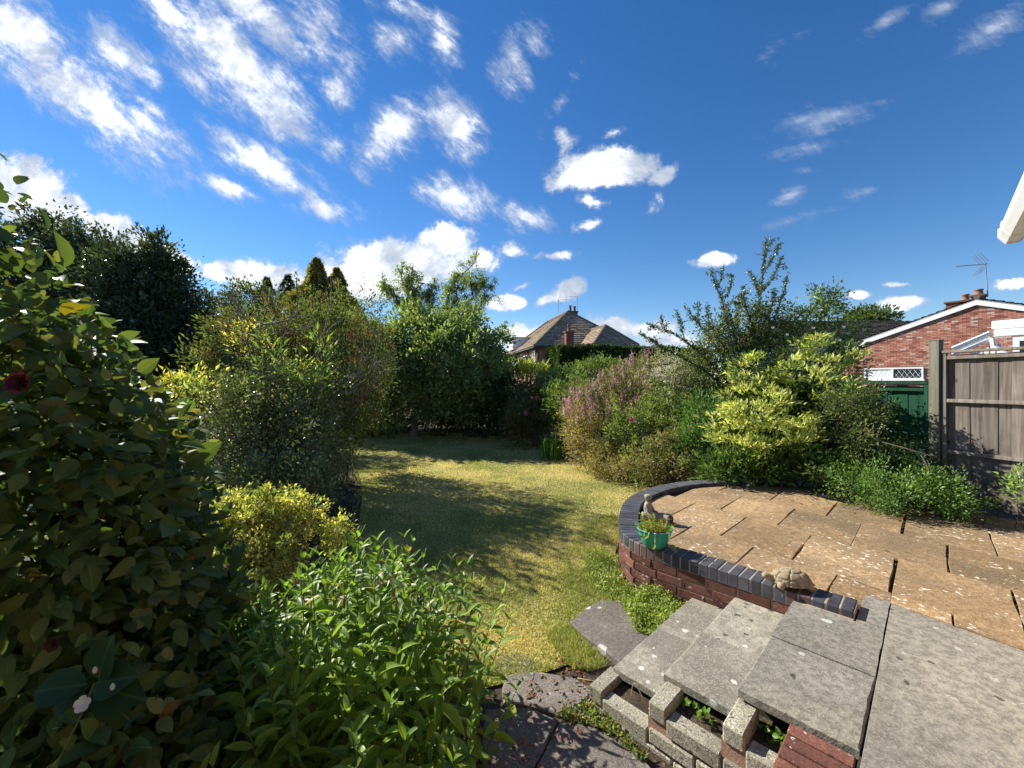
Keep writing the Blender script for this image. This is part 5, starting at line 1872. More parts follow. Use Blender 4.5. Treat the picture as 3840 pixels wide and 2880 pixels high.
for (x0, y0, x1, y1) in ((560, 900, 600, 690), (570, 860, 500, 640), (590, 850, 540, 620), (640, 900, 720, 640), (560, 760, 640, 600), (700, 900, 820, 700), (700, 860, 780, 780),
                         (640, 860, 790, 820), (540, 700, 470, 660), (560, 740, 520, 700), (590, 690, 585, 640), (760, 900, 830, 790), (600, 780, 690, 700)):
    Y_ = rng.uniform(5.95, 6.4)
    a, b = np.array(tuple(D(x0, y0, Y_ + .5))), np.array(tuple(D(x1, y1, Y_)))
    pth = bezier([a, (a * 2 + b) / 3 + rng.normal(size=3) * .10, (a + b * 2) / 3 + rng.normal(size=3) * .13, b], 5)
    mb.add(*tube_np(pth, np.linspace(.024, .007, len(pth)), 5))
    for k in range(9):
        i = rng.integers(5, len(pth) - 1)
        q = pth[i] + unit(rng.normal(size=3) + (pth[i] - pth[i - 3]) * 4 + (0, 0, .5)) * rng.uniform(.2, .5)
        mb.add(*tube_np(bezier([pth[i], (pth[i] + q) / 2 + rng.normal(size=3) * .04, q], 3), np.linspace(.008, .003, 7), 4))
keep(mb.build('bare_branch', M['grey_bark'], None, smooth=True), t)
mb = MB()
for i in range(58):
    c = np.array(tuple(D(rng.uniform(430, 840), rng.uniform(640, 900), rng.uniform(5.9, 6.8))))
    k = 40
    pos = c + rng.normal(size=(k, 3)) * (.05, .05, .08)
    v, f = leaf_np(pos, unit(rng.normal(size=(k, 3))), unit(rng.normal(size=(k, 3))), rng.uniform(.02, .05, k), .02, LEAF4)
    mb.add(v, f, np.repeat(np.array([.20, .075, .035]) * np.exp(rng.normal(0, .3, (k, 1))), 4, axis=0))
keep(stuff(mb.build('seedhead', M['litter'], None, tone=True)), t)
shrub('border_shrub', 'shaded low green shrub at the left lawn edge under the brown shrub', 'shrub',
      [E(775, 890, 8.6, 55, 60, .5), E(735, 950, 7.4, 45, 40, .4)], 260, 26, .10, .055, .45, [(.6, .06, .085, .025), (.4, .09, .115, .03)], 'leaf', 107, 8, .012)
# strap leaves at the path edge
def strap_clump(name, label, c, n_, h, wd, colr, seed, lean=.5, group=None):
    rg = np.random.default_rng(seed)
    t = thing(name, label, 'plant', c, 0, group)
    mb = MB()
    for i in range(n_):
        b = np.array(c) + np.append(rg.normal(size=2) * .09 * (n_ / 60) ** .5, 0)
        dr = np.append(unit(rg.normal(size=2)), 0)
        hh = h * rg.uniform(.6, 1.1)
        ln_ = lean * rg.uniform(.2, 1.2)
        p = bezier([b, b + dr * hh * ln_ * .35 + (0, 0, hh * .65), b + dr * hh * ln_ + (0, 0, hh * (.95 - .35 * ln_))], 4)
        sd = unit(np.cross(dr, (0, 0, 1)) + rg.normal(size=3) * .3)
        w = wd * np.linspace(1, .08, len(p))[:, None]
        v = np.concatenate([p - sd * w, p + sd * w])
        m_ = len(p)
        f = np.array([(j, j + 1, m_ + j + 1, m_ + j) for j in range(m_ - 1)])
        mb.add(v, f, np.array(colr) * math.exp(rg.normal() * .22))
    keep(stuff(mb.build('strap_leaf', M['grass'], None, tone=True)), t)
    return t


p = D(722, 985, 7.4)
strap_clump('strap_leaved_plant', 'clump of thin arching strap leaves at the left lawn edge', (p.x, p.y, LAWN), 110, .62, .007, (.11, .14, .06), 51, .8)

# ---- big trees on the left
def tree(name, label, cat, base, h, r0, ells, nc, k, spread, length, width, pal, mat, seed, limb=14, bark='bark', lean=(0, 0), fork=.35, **kw):
    t = thing(name, label, cat, base)
    rg = np.random.default_rng(seed + 9)
    b = np.array(base, dtype=float)
    top = b + (lean[0], lean[1], h)
    trunk = bezier([b, b + (top - b) * .35 + rg.normal(size=3) * .06 * h * .2, b + (top - b) * .7 + rg.normal(size=3) * .08 * h * .2, top], 8)
    mb = MB()
    mb.add(*tube_np(trunk, np.linspace(r0, r0 * .25, len(trunk)) * (1 + .25 * np.exp(-np.arange(len(trunk)) * .9)), 10))
    keep(mb.build('trunk', M[bark], None, smooth=True), t)
    mb = MB()
    for i in range(limb):
        j = int((fork + (1 - fork) * rg.random()) * (len(trunk) - 1))
        s_ = trunk[j]
        c, q = ells[rg.integers(len(ells))]
        tip = np.array(tuple(c)) + unit(rg.normal(size=3)) * np.array(tuple(q)) * .8
        mid = (s_ + tip) / 2 + rg.normal(size=3) * .15 + np.array([0, 0, .1 * h * .3])
        pth = bezier([s_, mid, tip], 6)
        rr_ = r0 * .45 * (1 - .5 * j / len(trunk))
        mb.add(*tube_np(pth, np.linspace(rr_, rr_ * .15, len(pth)), 7))
        for kk in range(4):
            i0 = rg.integers(4, len(pth) - 1)
            q2 = pth[i0] + unit(rg.normal(size=3) + (pth[i0] - pth[i0 - 2]) * 3) * rg.uniform(.3, .9) * h * .09
            mb.add(*tube_np([pth[i0], (pth[i0] + q2) / 2 + rg.normal(size=3) * .04, q2], [rr_ * .3, rr_ * .2, rr_ * .08], 5))
    keep(mb.build('limb', M[bark], None, smooth=True), t)
    keep(foliage('crown', ells, nc, k, spread, length, width, pal, M[mat], None, seed, **kw), t)
    return t


HOL = [(.55, .030, .042, .019), (.3, .048, .062, .028), (.15, .085, .10, .05)]
p = D(70, 900, 11.5)
tree('evergreen_tree', 'tallest dark evergreen tree at the far left behind the camellia', 'tree', (p.x, p.y, LAWN), 5.9, .16,
     [E(115, 560, 11.5, 60, 60, 1.2), E(60, 660, 11.6, 100, 120, 1.5), E(120, 500, 11.5, 30, 46, .6), E(90, 780, 11.4, 120, 120, 1.5), E(215, 560, 11.3, 40, 60, .8), E(205, 660, 11.2, 70, 110, 1.3), E(165, 600, 11.6, 40, 50, .8)],
     1900, 28, .19, .095, .52, HOL, 'gloss_leaf', 111, 26, bump=.36, sl=.5, shoots=.25)
p = D(330, 900, 9.6)
tree('evergreen_tree', 'dark pointed evergreen tree with glinting leaves left of the lawn', 'tree', (p.x, p.y, LAWN), 4.7, .13,
     [E(300, 620, 9.6, 56, 70, .9), E(345, 570, 9.7, 28, 56, .5), E(280, 710, 9.5, 70, 100, 1.0), E(350, 720, 9.6, 70, 110, 1.1), E(310, 810, 9.4, 110, 90, 1.1), E(392, 660, 9.8, 34, 60, .7), E(415, 760, 9.8, 46, 100, .8),
      E(380, 600, 9.8, 16, 36, .3), E(270, 590, 9.5, 22, 36, .4)],
     2100, 28, .16, .080, .52, HOL, 'gloss_leaf', 112, 30, bump=.36, sl=.5, shoots=.25)
p = D(480, 900, 12.5)
tree('evergreen_tree', 'lower dark tree behind the brown seedhead shrub', 'tree', (p.x, p.y, LAWN), 3.6, .1,
     [E(480, 720, 12.5, 70, 90, 1.2), E(540, 660, 13, 50, 50, .8), E(440, 800, 12, 70, 100, 1.2)], 520, 26, .17, .09, .5, [(.6, .04, .055, .022), (.4, .07, .085, .03)], 'dull_leaf', 113, 14)
def conifer(name, label, dx, dy_top, dy_bot, Y, half_px, pal, seed, nc=520, k=26, size=.12):
    base, top = D(dx, dy_bot, Y), D(dx, dy_top, Y)
    h = top.z - LAWN
    hw = half_px * S * Y / 400
    t = thing(name, label, 'conifer', (base.x, Y, LAWN))
    mb = MB()
    mb.add(*tube_np([(base.x, Y, LAWN), (base.x + .05, Y, LAWN + h * .5), (base.x, Y, LAWN + h * .97)], [.18, .10, .02], 8))
    keep(mb.build('trunk', M['bark'], None, smooth=True), t)
    rg = np.random.default_rng(seed)
    n = nc
    tz = rg.random(n) ** .75
    a_ = rg.random(n) * 2 * math.pi
    prof_ = hw * (1 - tz) ** 1.08 * (1 + .42 * np.sin(tz * 31 + a_ * 2 + seed)) + .03
    rr_ = prof_ * (.35 + .65 * rg.random(n) ** .5)
    cp = np.column_stack([base.x + rr_ * np.cos(a_), Y + rr_ * np.sin(a_), LAWN + .3 + (h - .3) * tz])
    od = np.column_stack([np.cos(a_), np.sin(a_), np.full(n, .1)])
    ci = np.repeat(np.arange(n), k)
    m_ = len(ci)
    step = rg.random(m_)
    sz_ = size * 2.2 * (.15 + .85 * np.minimum(1, (1 - tz[ci]) * 2.2))
    pos = cp[ci] + od[ci] * (step * sz_ * 1.3)[:, None] + np.column_stack([np.zeros(m_), np.zeros(m_), -step ** 2 * sz_ * 1.2]) + rg.normal(size=(m_, 3)) * (size * (.12 + .38 * (1 - tz[ci])))[:, None]
    ax_ = unit(od[ci] * .7 + rg.normal(size=(m_, 3)) * .4 + np.array([0, 0, -.55]))
    nr_ = unit(rg.normal(size=(m_, 3)) * .5 + od[ci] * .4 + (0, 0, .6))
    Lc = size * np.exp(rg.normal(0, .2, m_)) * (.4 + .6 * np.minimum(1, (1 - tz[ci]) * 3))
    v, f = leaf_np(pos, ax_, nr_, Lc, Lc * .4)
    c = colours(m_, pal, ci, rg, .2)
    tone = np.ones((len(v), 4), dtype=np.float32)
    tone[:, :3] = np.repeat(c, 4, axis=0)
    keep(stuff(build_np('crown', v, [f], M['dull_leaf'], None, tone)), t)
    return t


CY = [(.42, .17, .145, .03), (.25, .075, .085, .026), (.33, .28, .215, .04)]
conifer('cypress_tree', 'golden brown drooping cypress tree above the seedhead shrub', 684, 556, 1000, 15.5, 150, CY, 121, 1700, 26, .15)
conifer('cypress_tree', 'smaller golden cypress top leaning just right of the main one', 728, 578, 1000, 15.9, 130, CY, 122, 1300, 26, .15)
conifer('conifer_tree', 'small dark blue-green conifer tip left of the golden cypress', 622, 592, 800, 19.0, 95, [(.6, .035, .055, .032), (.4, .05, .07, .035)], 123, 800, 24, .15)
conifer('conifer_tree', 'dark ragged conifer tip showing above the brown shrub', 577, 598, 800, 18.5, 90, [(.6, .045, .055, .026), (.4, .08, .075, .03)], 124, 800, 24, .15)

# ---- apple tree at the end of the lawn, willow behind
p = D(893, 945, 13.9)
AP = [(.42, .085, .122, .038), (.33, .135, .175, .058), (.25, .22, .25, .11)]
tree('apple_tree', 'broad dense green apple tree at the far end of the lawn', 'tree', (p.x, p.y, LAWN), 2.6, .13,
     [E(935, 790, 13.5, 130, 100, 1.8), E(850, 760, 13.2, 70, 66, 1.2), E(1010, 800, 13.4, 80, 90, 1.5), E(880, 720, 13.4, 60, 50, 1.0), E(960, 725, 13.6, 60, 46, 1.0), E(1035, 755, 13.5, 40, 44, .9),
      E(800, 800, 12.8, 46, 60, 1.0), E(1070, 800, 13.6, 34, 50, .9), E(800, 730, 13.3, 36, 40, .8), E(930, 860, 12.6, 60, 40, .8), E(1000, 870, 12.9, 60, 36, .8), E(920, 790, 12.2, 56, 46, .6), E(1000, 800, 12.3, 44, 44, .6), E(860, 830, 12.3, 44, 40, .6), E(770, 720, 13.4, 50, 46, .9), E(750, 780, 13.2, 46, 66, .9), E(1085, 745, 13.7, 24, 34, .6), E(1000, 690, 13.9, 50, 26, .6), E(900, 680, 13.8, 50, 26, .6)],
     2000, 28, .13, .105, .5, AP, 'leaf', 131, 30, bump=.3, sl=.25, lean=(.3, 0), bark='grey_bark')
t = thing('willow_tree', 'contorted willow with loose pale green branches behind the apple tree', 'tree', tuple(D(930, 900, 21).xy) + (LAWN,))
rng = np.random.default_rng(133)
mb, wl = MB(), []
base = np.array(tuple(D(930, 760, 21)))
mb2 = MB()
mb2.add(*tube_np(bezier([(base[0], 21, LAWN), (base[0] + .3, 21, 2.0), base], 6), np.linspace(.30, .18, 13), 9))
for pts_ in ([(930, 760), (905, 690), (885, 640), (868, 575)], [(915, 740), (890, 670), (850, 640), (824, 612)], [(920, 740), (905, 680), (895, 630), (884, 590)],
             [(930, 760), (930, 690), (932, 650), (926, 612)], [(940, 760), (975, 710), (968, 660), (985, 605), (1018, 570)], [(950, 760), (1000, 710), (1012, 650), (1032, 605), (1056, 622)],
             [(950, 760), (1000, 710), (1030, 670), (1052, 632)], [(945, 760), (985, 700), (980, 655), (1002, 610)]):
    Yj = 21 + rng.normal() * .6
    pth = bezier([np.array(tuple(D(x + rng.normal() * 3, y, Yj + rng.normal() * .3))) for x, y in pts_], 7)
    pth += np.sin(np.arange(len(pth))[:, None] * 1.1 + rng.random(3) * 6) * .10
    mb.add(*tube_np(pth, np.linspace(.10, .02, len(pth)), 6))
    for i in range(6, len(pth)):
        for k in range(2):
            q = pth[i] + unit(rng.normal(size=3) + (0, 0, .1)) * rng.uniform(.2, .62)
            mid = (pth[i] + q) / 2 + rng.normal(size=3) * .08
            tw = bezier([pth[i], mid, q, q + (rng.normal() * .1, 0, -.25)], 3)
            mb.add(*tube_np(tw, np.linspace(.018, .006, len(tw)), 4))
            for s_ in tw[2:]:
                wl.append(s_)
wl = np.array(wl)
ci = np.repeat(np.arange(len(wl)), 7)
pos = wl[ci] + rng.normal(size=(len(ci), 3)) * .08
v, f = leaf_np(pos, unit(rng.normal(size=pos.shape) * .6 + (0, 0, -.4)), unit(rng.normal(size=pos.shape) + (0, 0, .5)), .15 * np.exp(rng.normal(0, .2, len(pos))), .045)
tone = np.ones((len(v), 4), dtype=np.float32)
tone[:, :3] = np.repeat(colours(len(pos), [(.55, .13, .17, .045), (.45, .20, .23, .075)], ci, rng), 4, axis=0)
keep(mb2.build('trunk', M['bark'], None, smooth=True), t)
keep(mb.build('limb', M['bark'], None, smooth=True), t)
keep(stuff(build_np('crown', v, [f], M['leaf'], None, tone)), t)
# shrubs under and behind the apple tree
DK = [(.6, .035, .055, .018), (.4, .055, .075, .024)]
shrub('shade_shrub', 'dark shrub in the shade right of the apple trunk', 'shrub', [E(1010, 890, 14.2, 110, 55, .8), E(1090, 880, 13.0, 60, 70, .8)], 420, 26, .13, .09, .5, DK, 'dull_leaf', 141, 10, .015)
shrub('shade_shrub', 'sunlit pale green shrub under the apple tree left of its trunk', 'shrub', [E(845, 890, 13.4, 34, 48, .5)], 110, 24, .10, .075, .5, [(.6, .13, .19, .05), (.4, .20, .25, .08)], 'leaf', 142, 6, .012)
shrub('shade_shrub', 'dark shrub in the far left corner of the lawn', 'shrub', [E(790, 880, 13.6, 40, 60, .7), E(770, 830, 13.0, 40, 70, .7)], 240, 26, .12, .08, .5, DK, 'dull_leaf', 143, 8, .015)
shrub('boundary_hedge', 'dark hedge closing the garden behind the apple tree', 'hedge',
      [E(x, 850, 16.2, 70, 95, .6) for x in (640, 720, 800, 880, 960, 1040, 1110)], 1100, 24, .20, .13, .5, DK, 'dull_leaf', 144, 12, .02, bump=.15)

# ---- trimmed conifer hedge in front of the house
hp = [D(1206, 745, 16.5), D(1470, 752, 18.0)]
rg = np.random.default_rng(151)
t = thing('trimmed_hedge', 'trimmed dark conifer hedge below the hipped house roof', 'hedge', (hp[0].x, hp[0].y, LAWN))
hx0, hx1 = np.array([hp[0].x, 16.5]), np.array([hp[1].x + 1.5, 18.2])
hu = unit(hx1 - hx0)
hn = np.array([-hu[1], hu[0]])
hl_ = np.linalg.norm(hx1 - hx0)
ztop = hp[0].z
n = 46000
sidep = rg.random(n)
u = rg.random(n) * hl_
w = np.zeros(n)
zz = LAWN + (ztop - LAWN) * rg.random(n)
topm = sidep < .22
endm = (sidep >= .22) & (sidep < .36)
zz[topm] = ztop
w[topm] = rg.random(topm.sum()) * 1.6
u[endm] = 0
w[endm] = rg.random(endm.sum()) * 1.6
wob = vnoise(u * 2.2 + w * 2.0 + 3, zz * 2.2 + 9, 8) * .22
pos = np.column_stack([hx0[0] + hu[0] * u + hn[0] * w, hx0[1] + hu[1] * u + hn[1] * w, zz])
outd = np.where(topm[:, None], np.array([0, 0, 1.]), np.where(endm[:, None], np.append(-hu, 0), np.append(-hn, 0)))
pos = pos - outd * wob[:, None] + rg.normal(size=(n, 3)) * .03
v, f = leaf_np(pos, unit(outd + rg.normal(size=(n, 3)) * .5), unit(rg.normal(size=(n, 3)) + (0, 0, .5)), .11 * np.exp(rg.normal(0, .2, n)), .055)
tone = np.ones((len(v), 4), dtype=np.float32)
tone[:, :3] = np.repeat(colours(n, [(.6, .036, .060, .022), (.4, .055, .082, .028)], np.arange(n) // 12, rg), 4, axis=0)
keep(stuff(build_np('foliage', v, [f], M['dull_leaf'], None, tone)), t)
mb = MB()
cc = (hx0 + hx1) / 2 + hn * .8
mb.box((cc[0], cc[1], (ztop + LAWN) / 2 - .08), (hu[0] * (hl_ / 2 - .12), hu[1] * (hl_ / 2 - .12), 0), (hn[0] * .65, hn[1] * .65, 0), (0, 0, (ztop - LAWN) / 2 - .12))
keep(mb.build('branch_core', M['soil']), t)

# ---- right border, far to near
BR = [(.35, .095, .085, .035), (.3, .15, .105, .05), (.35, .085, .11, .036)]
GR = [(.5, .075, .115, .03), (.35, .11, .155, .04), (.15, .17, .19, .06)]
shrub('purple_shrub', 'brownish purple leaved shrub at the far right corner of the lawn', 'shrub',
      [E(1165, 890, 11.8, 62, 52, .9), E(1130, 905, 11.6, 40, 46, .7), E(1185, 845, 12.2, 40, 24, .7)], 520, 26, .11, .07, .5, BR, 'leaf', 161, 10, .013)
shrub('green_shrub', 'mid green shrub below the trimmed hedge', 'shrub',
      [E(1225, 825, 12.6, 56, 24, .7), E(1300, 795, 13.0, 70, 16, .8), E(1230, 870, 11.0, 60, 50, .8)], 520, 26, .11, .07, .48, GR, 'leaf', 162, 10, .013)
shrub('palm_shrub', 'spiky yellow-green shrub top in front of the far house wall', 'shrub', [E(1148, 800, 13.5, 28, 12, .3)], 40, 16, .08, .22, .12, [(1, .34, .34, .06)], 'leaf', 163, 4, .012, upb=.9)
t = shrub('pink_flower_shrub', 'large shrub covered with upright pink flower spikes', 'flowering shrub',
          [E(1345, 860, 9.6, 120, 55, .7), E(1270, 880, 9.2, 70, 45, .6), E(1375, 815, 10.0, 70, 38, .6)], 620, 26, .10, .055, .36,
          [(.5, .095, .11, .035), (.3, .13, .12, .05), (.2, .17, .12, .07)], 'leaf', 164, 18, .01, upb=.7)
rg = np.random.default_rng(165)
mb = MB()
for i in range(175):
    u_, w_ = rg.random(), rg.random()
    dx = 1215 + 225 * u_
    dy = np.interp(dx, [1215, 1260, 1330, 1380, 1420, 1440], [868, 838, 795, 768, 766, 790]) + 120 * w_ ** 1.2 * (.3 + .7 * math.sin(u_ * 3.1))
    b = np.array(tuple(D(dx, dy, rg.uniform(8.0, 8.5) + (900 - dy) * .006)))
    h_ = rg.uniform(.10, .24)
    k = 22
    tt = rg.random(k)
    pos = b + np.column_stack([rg.normal(size=k) * .014 * (1.2 - tt), rg.normal(size=k) * .014 * (1.2 - tt), tt * h_])
    col = np.array([[.55, .32, .33], [.52, .24, .29], [.62, .45, .42], [.34, .25, .17]][rg.choice(4, p=[.4, .25, .2, .15])])
    v, f = leaf_np(pos, unit(rg.normal(size=(k, 3)) + (0, 0, .4)), unit(rg.normal(size=(k, 3))), rg.uniform(.024, .042, k), .022)
    mb.add(v, f, np.repeat(col * np.exp(rg.normal(0, .25, (k, 1))), 4, axis=0))
keep(stuff(mb.build('flower_spike', M['petal'], None, tone=True)), t)
t = shrub('cream_flower_shrub', 'shrub with clusters of creamy white flowers between pink spikes and golden shrub', 'flowering shrub',
          [E(1470, 820, 8.9, 75, 52, .7), E(1420, 800, 9.3, 50, 40, .6)], 360, 26, .09, .05, .45, [(.6, .10, .135, .045), (.4, .16, .18, .07)], 'leaf', 166, 12, .01)
mb = MB()
for i in range(150):
    c = np.array(tuple(D(rg.normal(1465, 38), rg.normal(815, 24), rg.uniform(8.05, 8.5))))
    k = 22
    pos = c + rg.normal(size=(k, 3)) * (.05, .04, .022)
    v, f = leaf_np(pos, unit(rg.normal(size=(k, 3))), unit(rg.normal(size=(k, 3)) + (-.4, 0, 1)), .026, .022)
    mb.add(v, f, np.repeat(np.array([.62, .60, .42]) * np.exp(rg.normal(0, .12, (k, 1))), 4, axis=0))
keep(stuff(mb.build('blossom', M['petal'], None, tone=True)), t)
shrub('golden_brown_shrub', 'low bronze-yellow small-leaved shrub at the right edge of the lawn', 'shrub',
      [E(1268, 950, 8.5, 52, 70, .55), E(1310, 1000, 7.9, 55, 40, .5), E(1250, 920, 8.8, 40, 50, .5)], 480, 26, .075, .036, .5, [(.45, .26, .20, .085), (.35, .19, .135, .06), (.2, .13, .145, .045)], 'leaf', 167, 12, .008)
shrub('mixed_shrub', 'dense yellow-green shrub in front of the pink flower spikes', 'shrub',
      [E(1400, 940, 7.9, 90, 60, .6), E(1345, 940, 8.1, 50, 56, .5), E(1475, 915, 7.8, 50, 60, .5), E(1430, 880, 8.2, 60, 40, .5), E(1400, 985, 7.3, 50, 40, .4)], 760, 26, .075, .052, .44,
      [(.42, .095, .145, .038), (.3, .15, .18, .05), (.28, .21, .19, .07)], 'leaf', 168, 20, .012, bump=.42, shell=.5, sl=.4, shoots=.25)
shrub('mixed_shrub', 'brown-tinged shrub at the bed edge beside the patio coping', 'shrub',
      [E(1390, 1005, 7.0, 50, 34, .4), E(1450, 985, 6.9, 44, 52, .4), E(1490, 1005, 6.6, 30, 30, .3)], 260, 26, .065, .046, .42, [(.45, .20, .155, .075), (.3, .13, .12, .05), (.25, .12, .155, .045)], 'leaf', 169, 14, .01, bump=.4, sl=.4, shoots=.25)
shrub('fern_shrub', 'fresh green feathery shrub left of the golden shrub', 'shrub',
      [E(1525, 930, 7.2, 50, 90, .5), E(1500, 980, 6.9, 50, 55, .4)], 330, 26, .085, .06, .34, [(.6, .06, .125, .03), (.4, .10, .17, .04)], 'leaf', 170, 10, .01)
p = D(1192, 1000, 9.9)
strap_clump('iris_clump', 'bright green strap-leaved clump at the right lawn edge', (p.x, p.y, LAWN), 150, .75, .013, (.11, .22, .035), 171, .45)
for i, (dx, dy, Y_, lab) in enumerate(((1137, 893, 11.0, 'pink flower at the far right corner of the lawn beside the iris clump'), (1365, 908, 7.1, 'single pink flower head on the yellow-green shrub'), (1160, 860, 11.2, 'pale pink flower above the corner shrub'))):
    c = D(dx, dy, Y_)
    t = thing('pink_flower', lab, 'flower', tuple(c))
    flower('petal', tuple(c), (-.3, -1, .5), 7, .075 if i != 1 else .05, M['petal_pink'] if 'petal_pink' in M else M['petal_red'], t, 80 + i, 2)
    mb = MB()
    mb.add(*tube_np([(c.x, c.y, c.z), (c.x + .05, c.y + .05, c.z - .5)], .006, 5))
    keep(mb.build('stem', M['green_stem']), t)

# golden shrub (big) with whorls of leaves in layers
GO = [(.55, .37, .37, .125), (.27, .25, .28, .075), (.18, .10, .15, .04)]
t = shrub('golden_shrub', 'big bright golden yellow shrub at the back of the patio', 'shrub',
          [E(1640, 880, 6.3, 95, 75, .75), E(1720, 850, 6.6, 95, 80, .8), E(1600, 960, 6.1, 60, 70, .5), E(1700, 960, 6.1, 90, 60, .6), E(1740, 780, 6.9, 70, 60, .6), E(1780, 920, 6.3, 50, 60, .5), E(1650, 800, 6.8, 60, 50, .5)],
          620, 24, (.075, .075, .026), .080, .32, GO, 'leaf', 181, 26, .012, upb=.5, outw=.8, bump=.55, shell=.7, sl=.12)
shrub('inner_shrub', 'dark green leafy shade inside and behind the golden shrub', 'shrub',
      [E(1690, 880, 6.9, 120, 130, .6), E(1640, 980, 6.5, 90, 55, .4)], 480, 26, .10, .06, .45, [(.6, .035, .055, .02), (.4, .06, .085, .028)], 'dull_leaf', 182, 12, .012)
shrub('laurel', 'low glossy green laurel at the back edge of the patio', 'shrub',
      [E(1640, 1005, 5.9, 100, 30, .3), E(1570, 1010, 6.0, 50, 26, .3), E(1740, 1000, 5.8, 60, 40, .3)], 230, 18, .075, .085, .30, [(.6, .055, .10, .025), (.4, .09, .145, .032)], 'leaf', 183, 8, .008, upb=.6, floor=0)

# tall spiky-branched shrub above it
rng = np.random.default_rng(191)
t = thing('tall_shrub', 'tall dark shrub with long upright twiggy branches against the sky', 'shrub', tuple(D(1620, 900, 7.9).xy) + (LAWN,))
mb, lv = MB(), []
BRS = [[(1610, 860), (1625, 760), (1638, 660), (1648, 590), (1655, 516)], [(1640, 640), (1668, 600), (1690, 556)], [(1650, 590), (1672, 552), (1688, 525)], [(1642, 640), (1628, 605), (1617, 584)], [(1648, 570), (1655, 540), (1668, 522)],
       [(1605, 850), (1585, 760), (1562, 660), (1534, 582)], [(1562, 655), (1576, 622), (1581, 592)], [(1550, 625), (1558, 600), (1559, 580)], [(1605, 850), (1560, 770), (1520, 715), (1478, 660)], [(1512, 705), (1508, 680), (1511, 655)],
       [(1530, 725), (1530, 690), (1528, 660)], [(1600, 860), (1540, 790), (1470, 730), (1397, 700)], [(1440, 718), (1432, 700), (1428, 682)], [(1480, 738), (1470, 700), (1462, 672)], [(1600, 870), (1520, 800), (1440, 755), (1382, 722)],
       [(1430, 752), (1415, 738), (1400, 735)], [(1620, 800), (1660, 720), (1690, 640), (1700, 600)], [(1615, 840), (1600, 740), (1592, 680), (1600, 640)], [(1620, 800), (1650, 700), (1668, 660), (1672, 632)], [(1605, 830), (1570, 760), (1545, 720), (1532, 700)],
       [(1625, 840), (1690, 760), (1740, 690), (1775, 640)], [(1600, 780), (1580, 700), (1570, 660), (1600, 655)], [(1630, 780), (1630, 720), (1610, 660), (1606, 620)]]
for pts_ in BRS:
    Yj = 7.6 + rng.normal() * .22
    pth = bezier([np.array(tuple(D(x, y, Yj + .04 * k + rng.normal() * .03))) for k, (x, y) in enumerate(pts_)], 8)
    mb.add(*tube_np(pth, np.linspace(.016 if len(pts_) > 3 else .009, .003, len(pth)), 5))
    seg = np.linalg.norm(np.diff(pth, axis=0), axis=1)
    s_all = np.concatenate([[0], np.cumsum(seg)])
    q = np.arange(.12, s_all[-1], .012)
    lp = np.column_stack([np.interp(q, s_all, pth[:, i]) for i in range(3)])
    lv.append(np.repeat(lp, 3, axis=0))
    for k in range(int(s_all[-1] / .16)):            # short spurs
        i0 = rng.integers(3, len(pth) - 1)
        dr = unit(rng.normal(size=3) * (1, .8, .5) + unit(pth[i0] - pth[i0 - 2]) * .9)
        tip = pth[i0] + dr * rng.uniform(.08, .22)
        mb.add(*tube_np([pth[i0], tip], [.005, .002], 4))
        tt = rng.random(14)[:, None]
        lv.append(pth[i0] + (tip - pth[i0]) * tt)
lv = np.concatenate(lv)
lv = lv + rng.normal(size=lv.shape) * .016
n = len(lv)
v, f = leaf_np(lv, unit(rng.normal(size=(n, 3)) + (0, 0, .6)), unit(rng.normal(size=(n, 3))), .046 * np.exp(rng.normal(0, .2, n)), .025)
tone = np.ones((len(v), 4), dtype=np.float32)
tone[:, :3] = np.repeat(colours(n, [(.55, .055, .08, .03), (.3, .085, .11, .045), (.15, .14, .16, .07)], np.arange(n) // 10, rng), 4, axis=0)
keep(mb.build('branch', M['bark'], None, smooth=True), t)
keep(stuff(build_np('foliage', v, [f], M['gloss_leaf'], None, tone)), t)
keep(foliage('lower_foliage', [E(1570, 760, 7.7, 95, 40, .5), E(1540, 800, 7.8, 80, 50, .5), E(1650, 720, 7.6, 56, 66, .45), E(1590, 715, 7.7, 60, 50, .4), E(1640, 660, 7.6, 30, 40, .3), E(1545, 715, 7.6, 40, 34, .3), E(1690, 720, 7.5, 40, 60, .4)], 560, 24, .09, .045, .5,
             [(.55, .06, .085, .03), (.3, .10, .115, .045), (.15, .16, .15, .06)], M['leaf'], None, 192, shell=.3), t)
t = shrub('rambling_rose', 'arching rose stems with white blooms right of the tall twiggy shrub', 'rose',
          [E(1745, 700, 7.2, 60, 46, .5), E(1800, 665, 7.1, 28, 40, .35), E(1830, 740, 7.0, 32, 50, .35), E(1820, 800, 6.9, 50, 50, .4), E(1770, 640, 7.2, 40, 20, .3)], 210, 20, .075, .050, .5,
          [(.5, .07, .11, .032), (.35, .10, .15, .04), (.15, .15, .19, .06)], 'leaf', 193, 22, .009, shell=.25, bump=.4)
rg = np.random.default_rng(194)
for i in range(16):
    flower('rose_bloom', tuple(D(rg.uniform(1660, 1860), rg.uniform(630, 800), rg.uniform(6.4, 6.7))), (-.4, -1, .6), 5, .026, M['petal_white'], t, 200 + i, 2, .9)
shrub('cotoneaster_bush', 'dark green sprays reaching across the green fence panel', 'bush',
      [E(1850, 870, 5.5, 60, 40, .3), E(1880, 900, 5.3, 55, 36, .3), E(1800, 880, 5.9, 60, 80, .4), E(1850, 950, 5.2, 40, 40, .3)], 250, 24, .07, .032, .5, [(.55, .06, .085, .028), (.3, .10, .12, .04), (.15, .15, .15, .06)], 'leaf', 195, 14, .008, shell=.2, bump=.4)
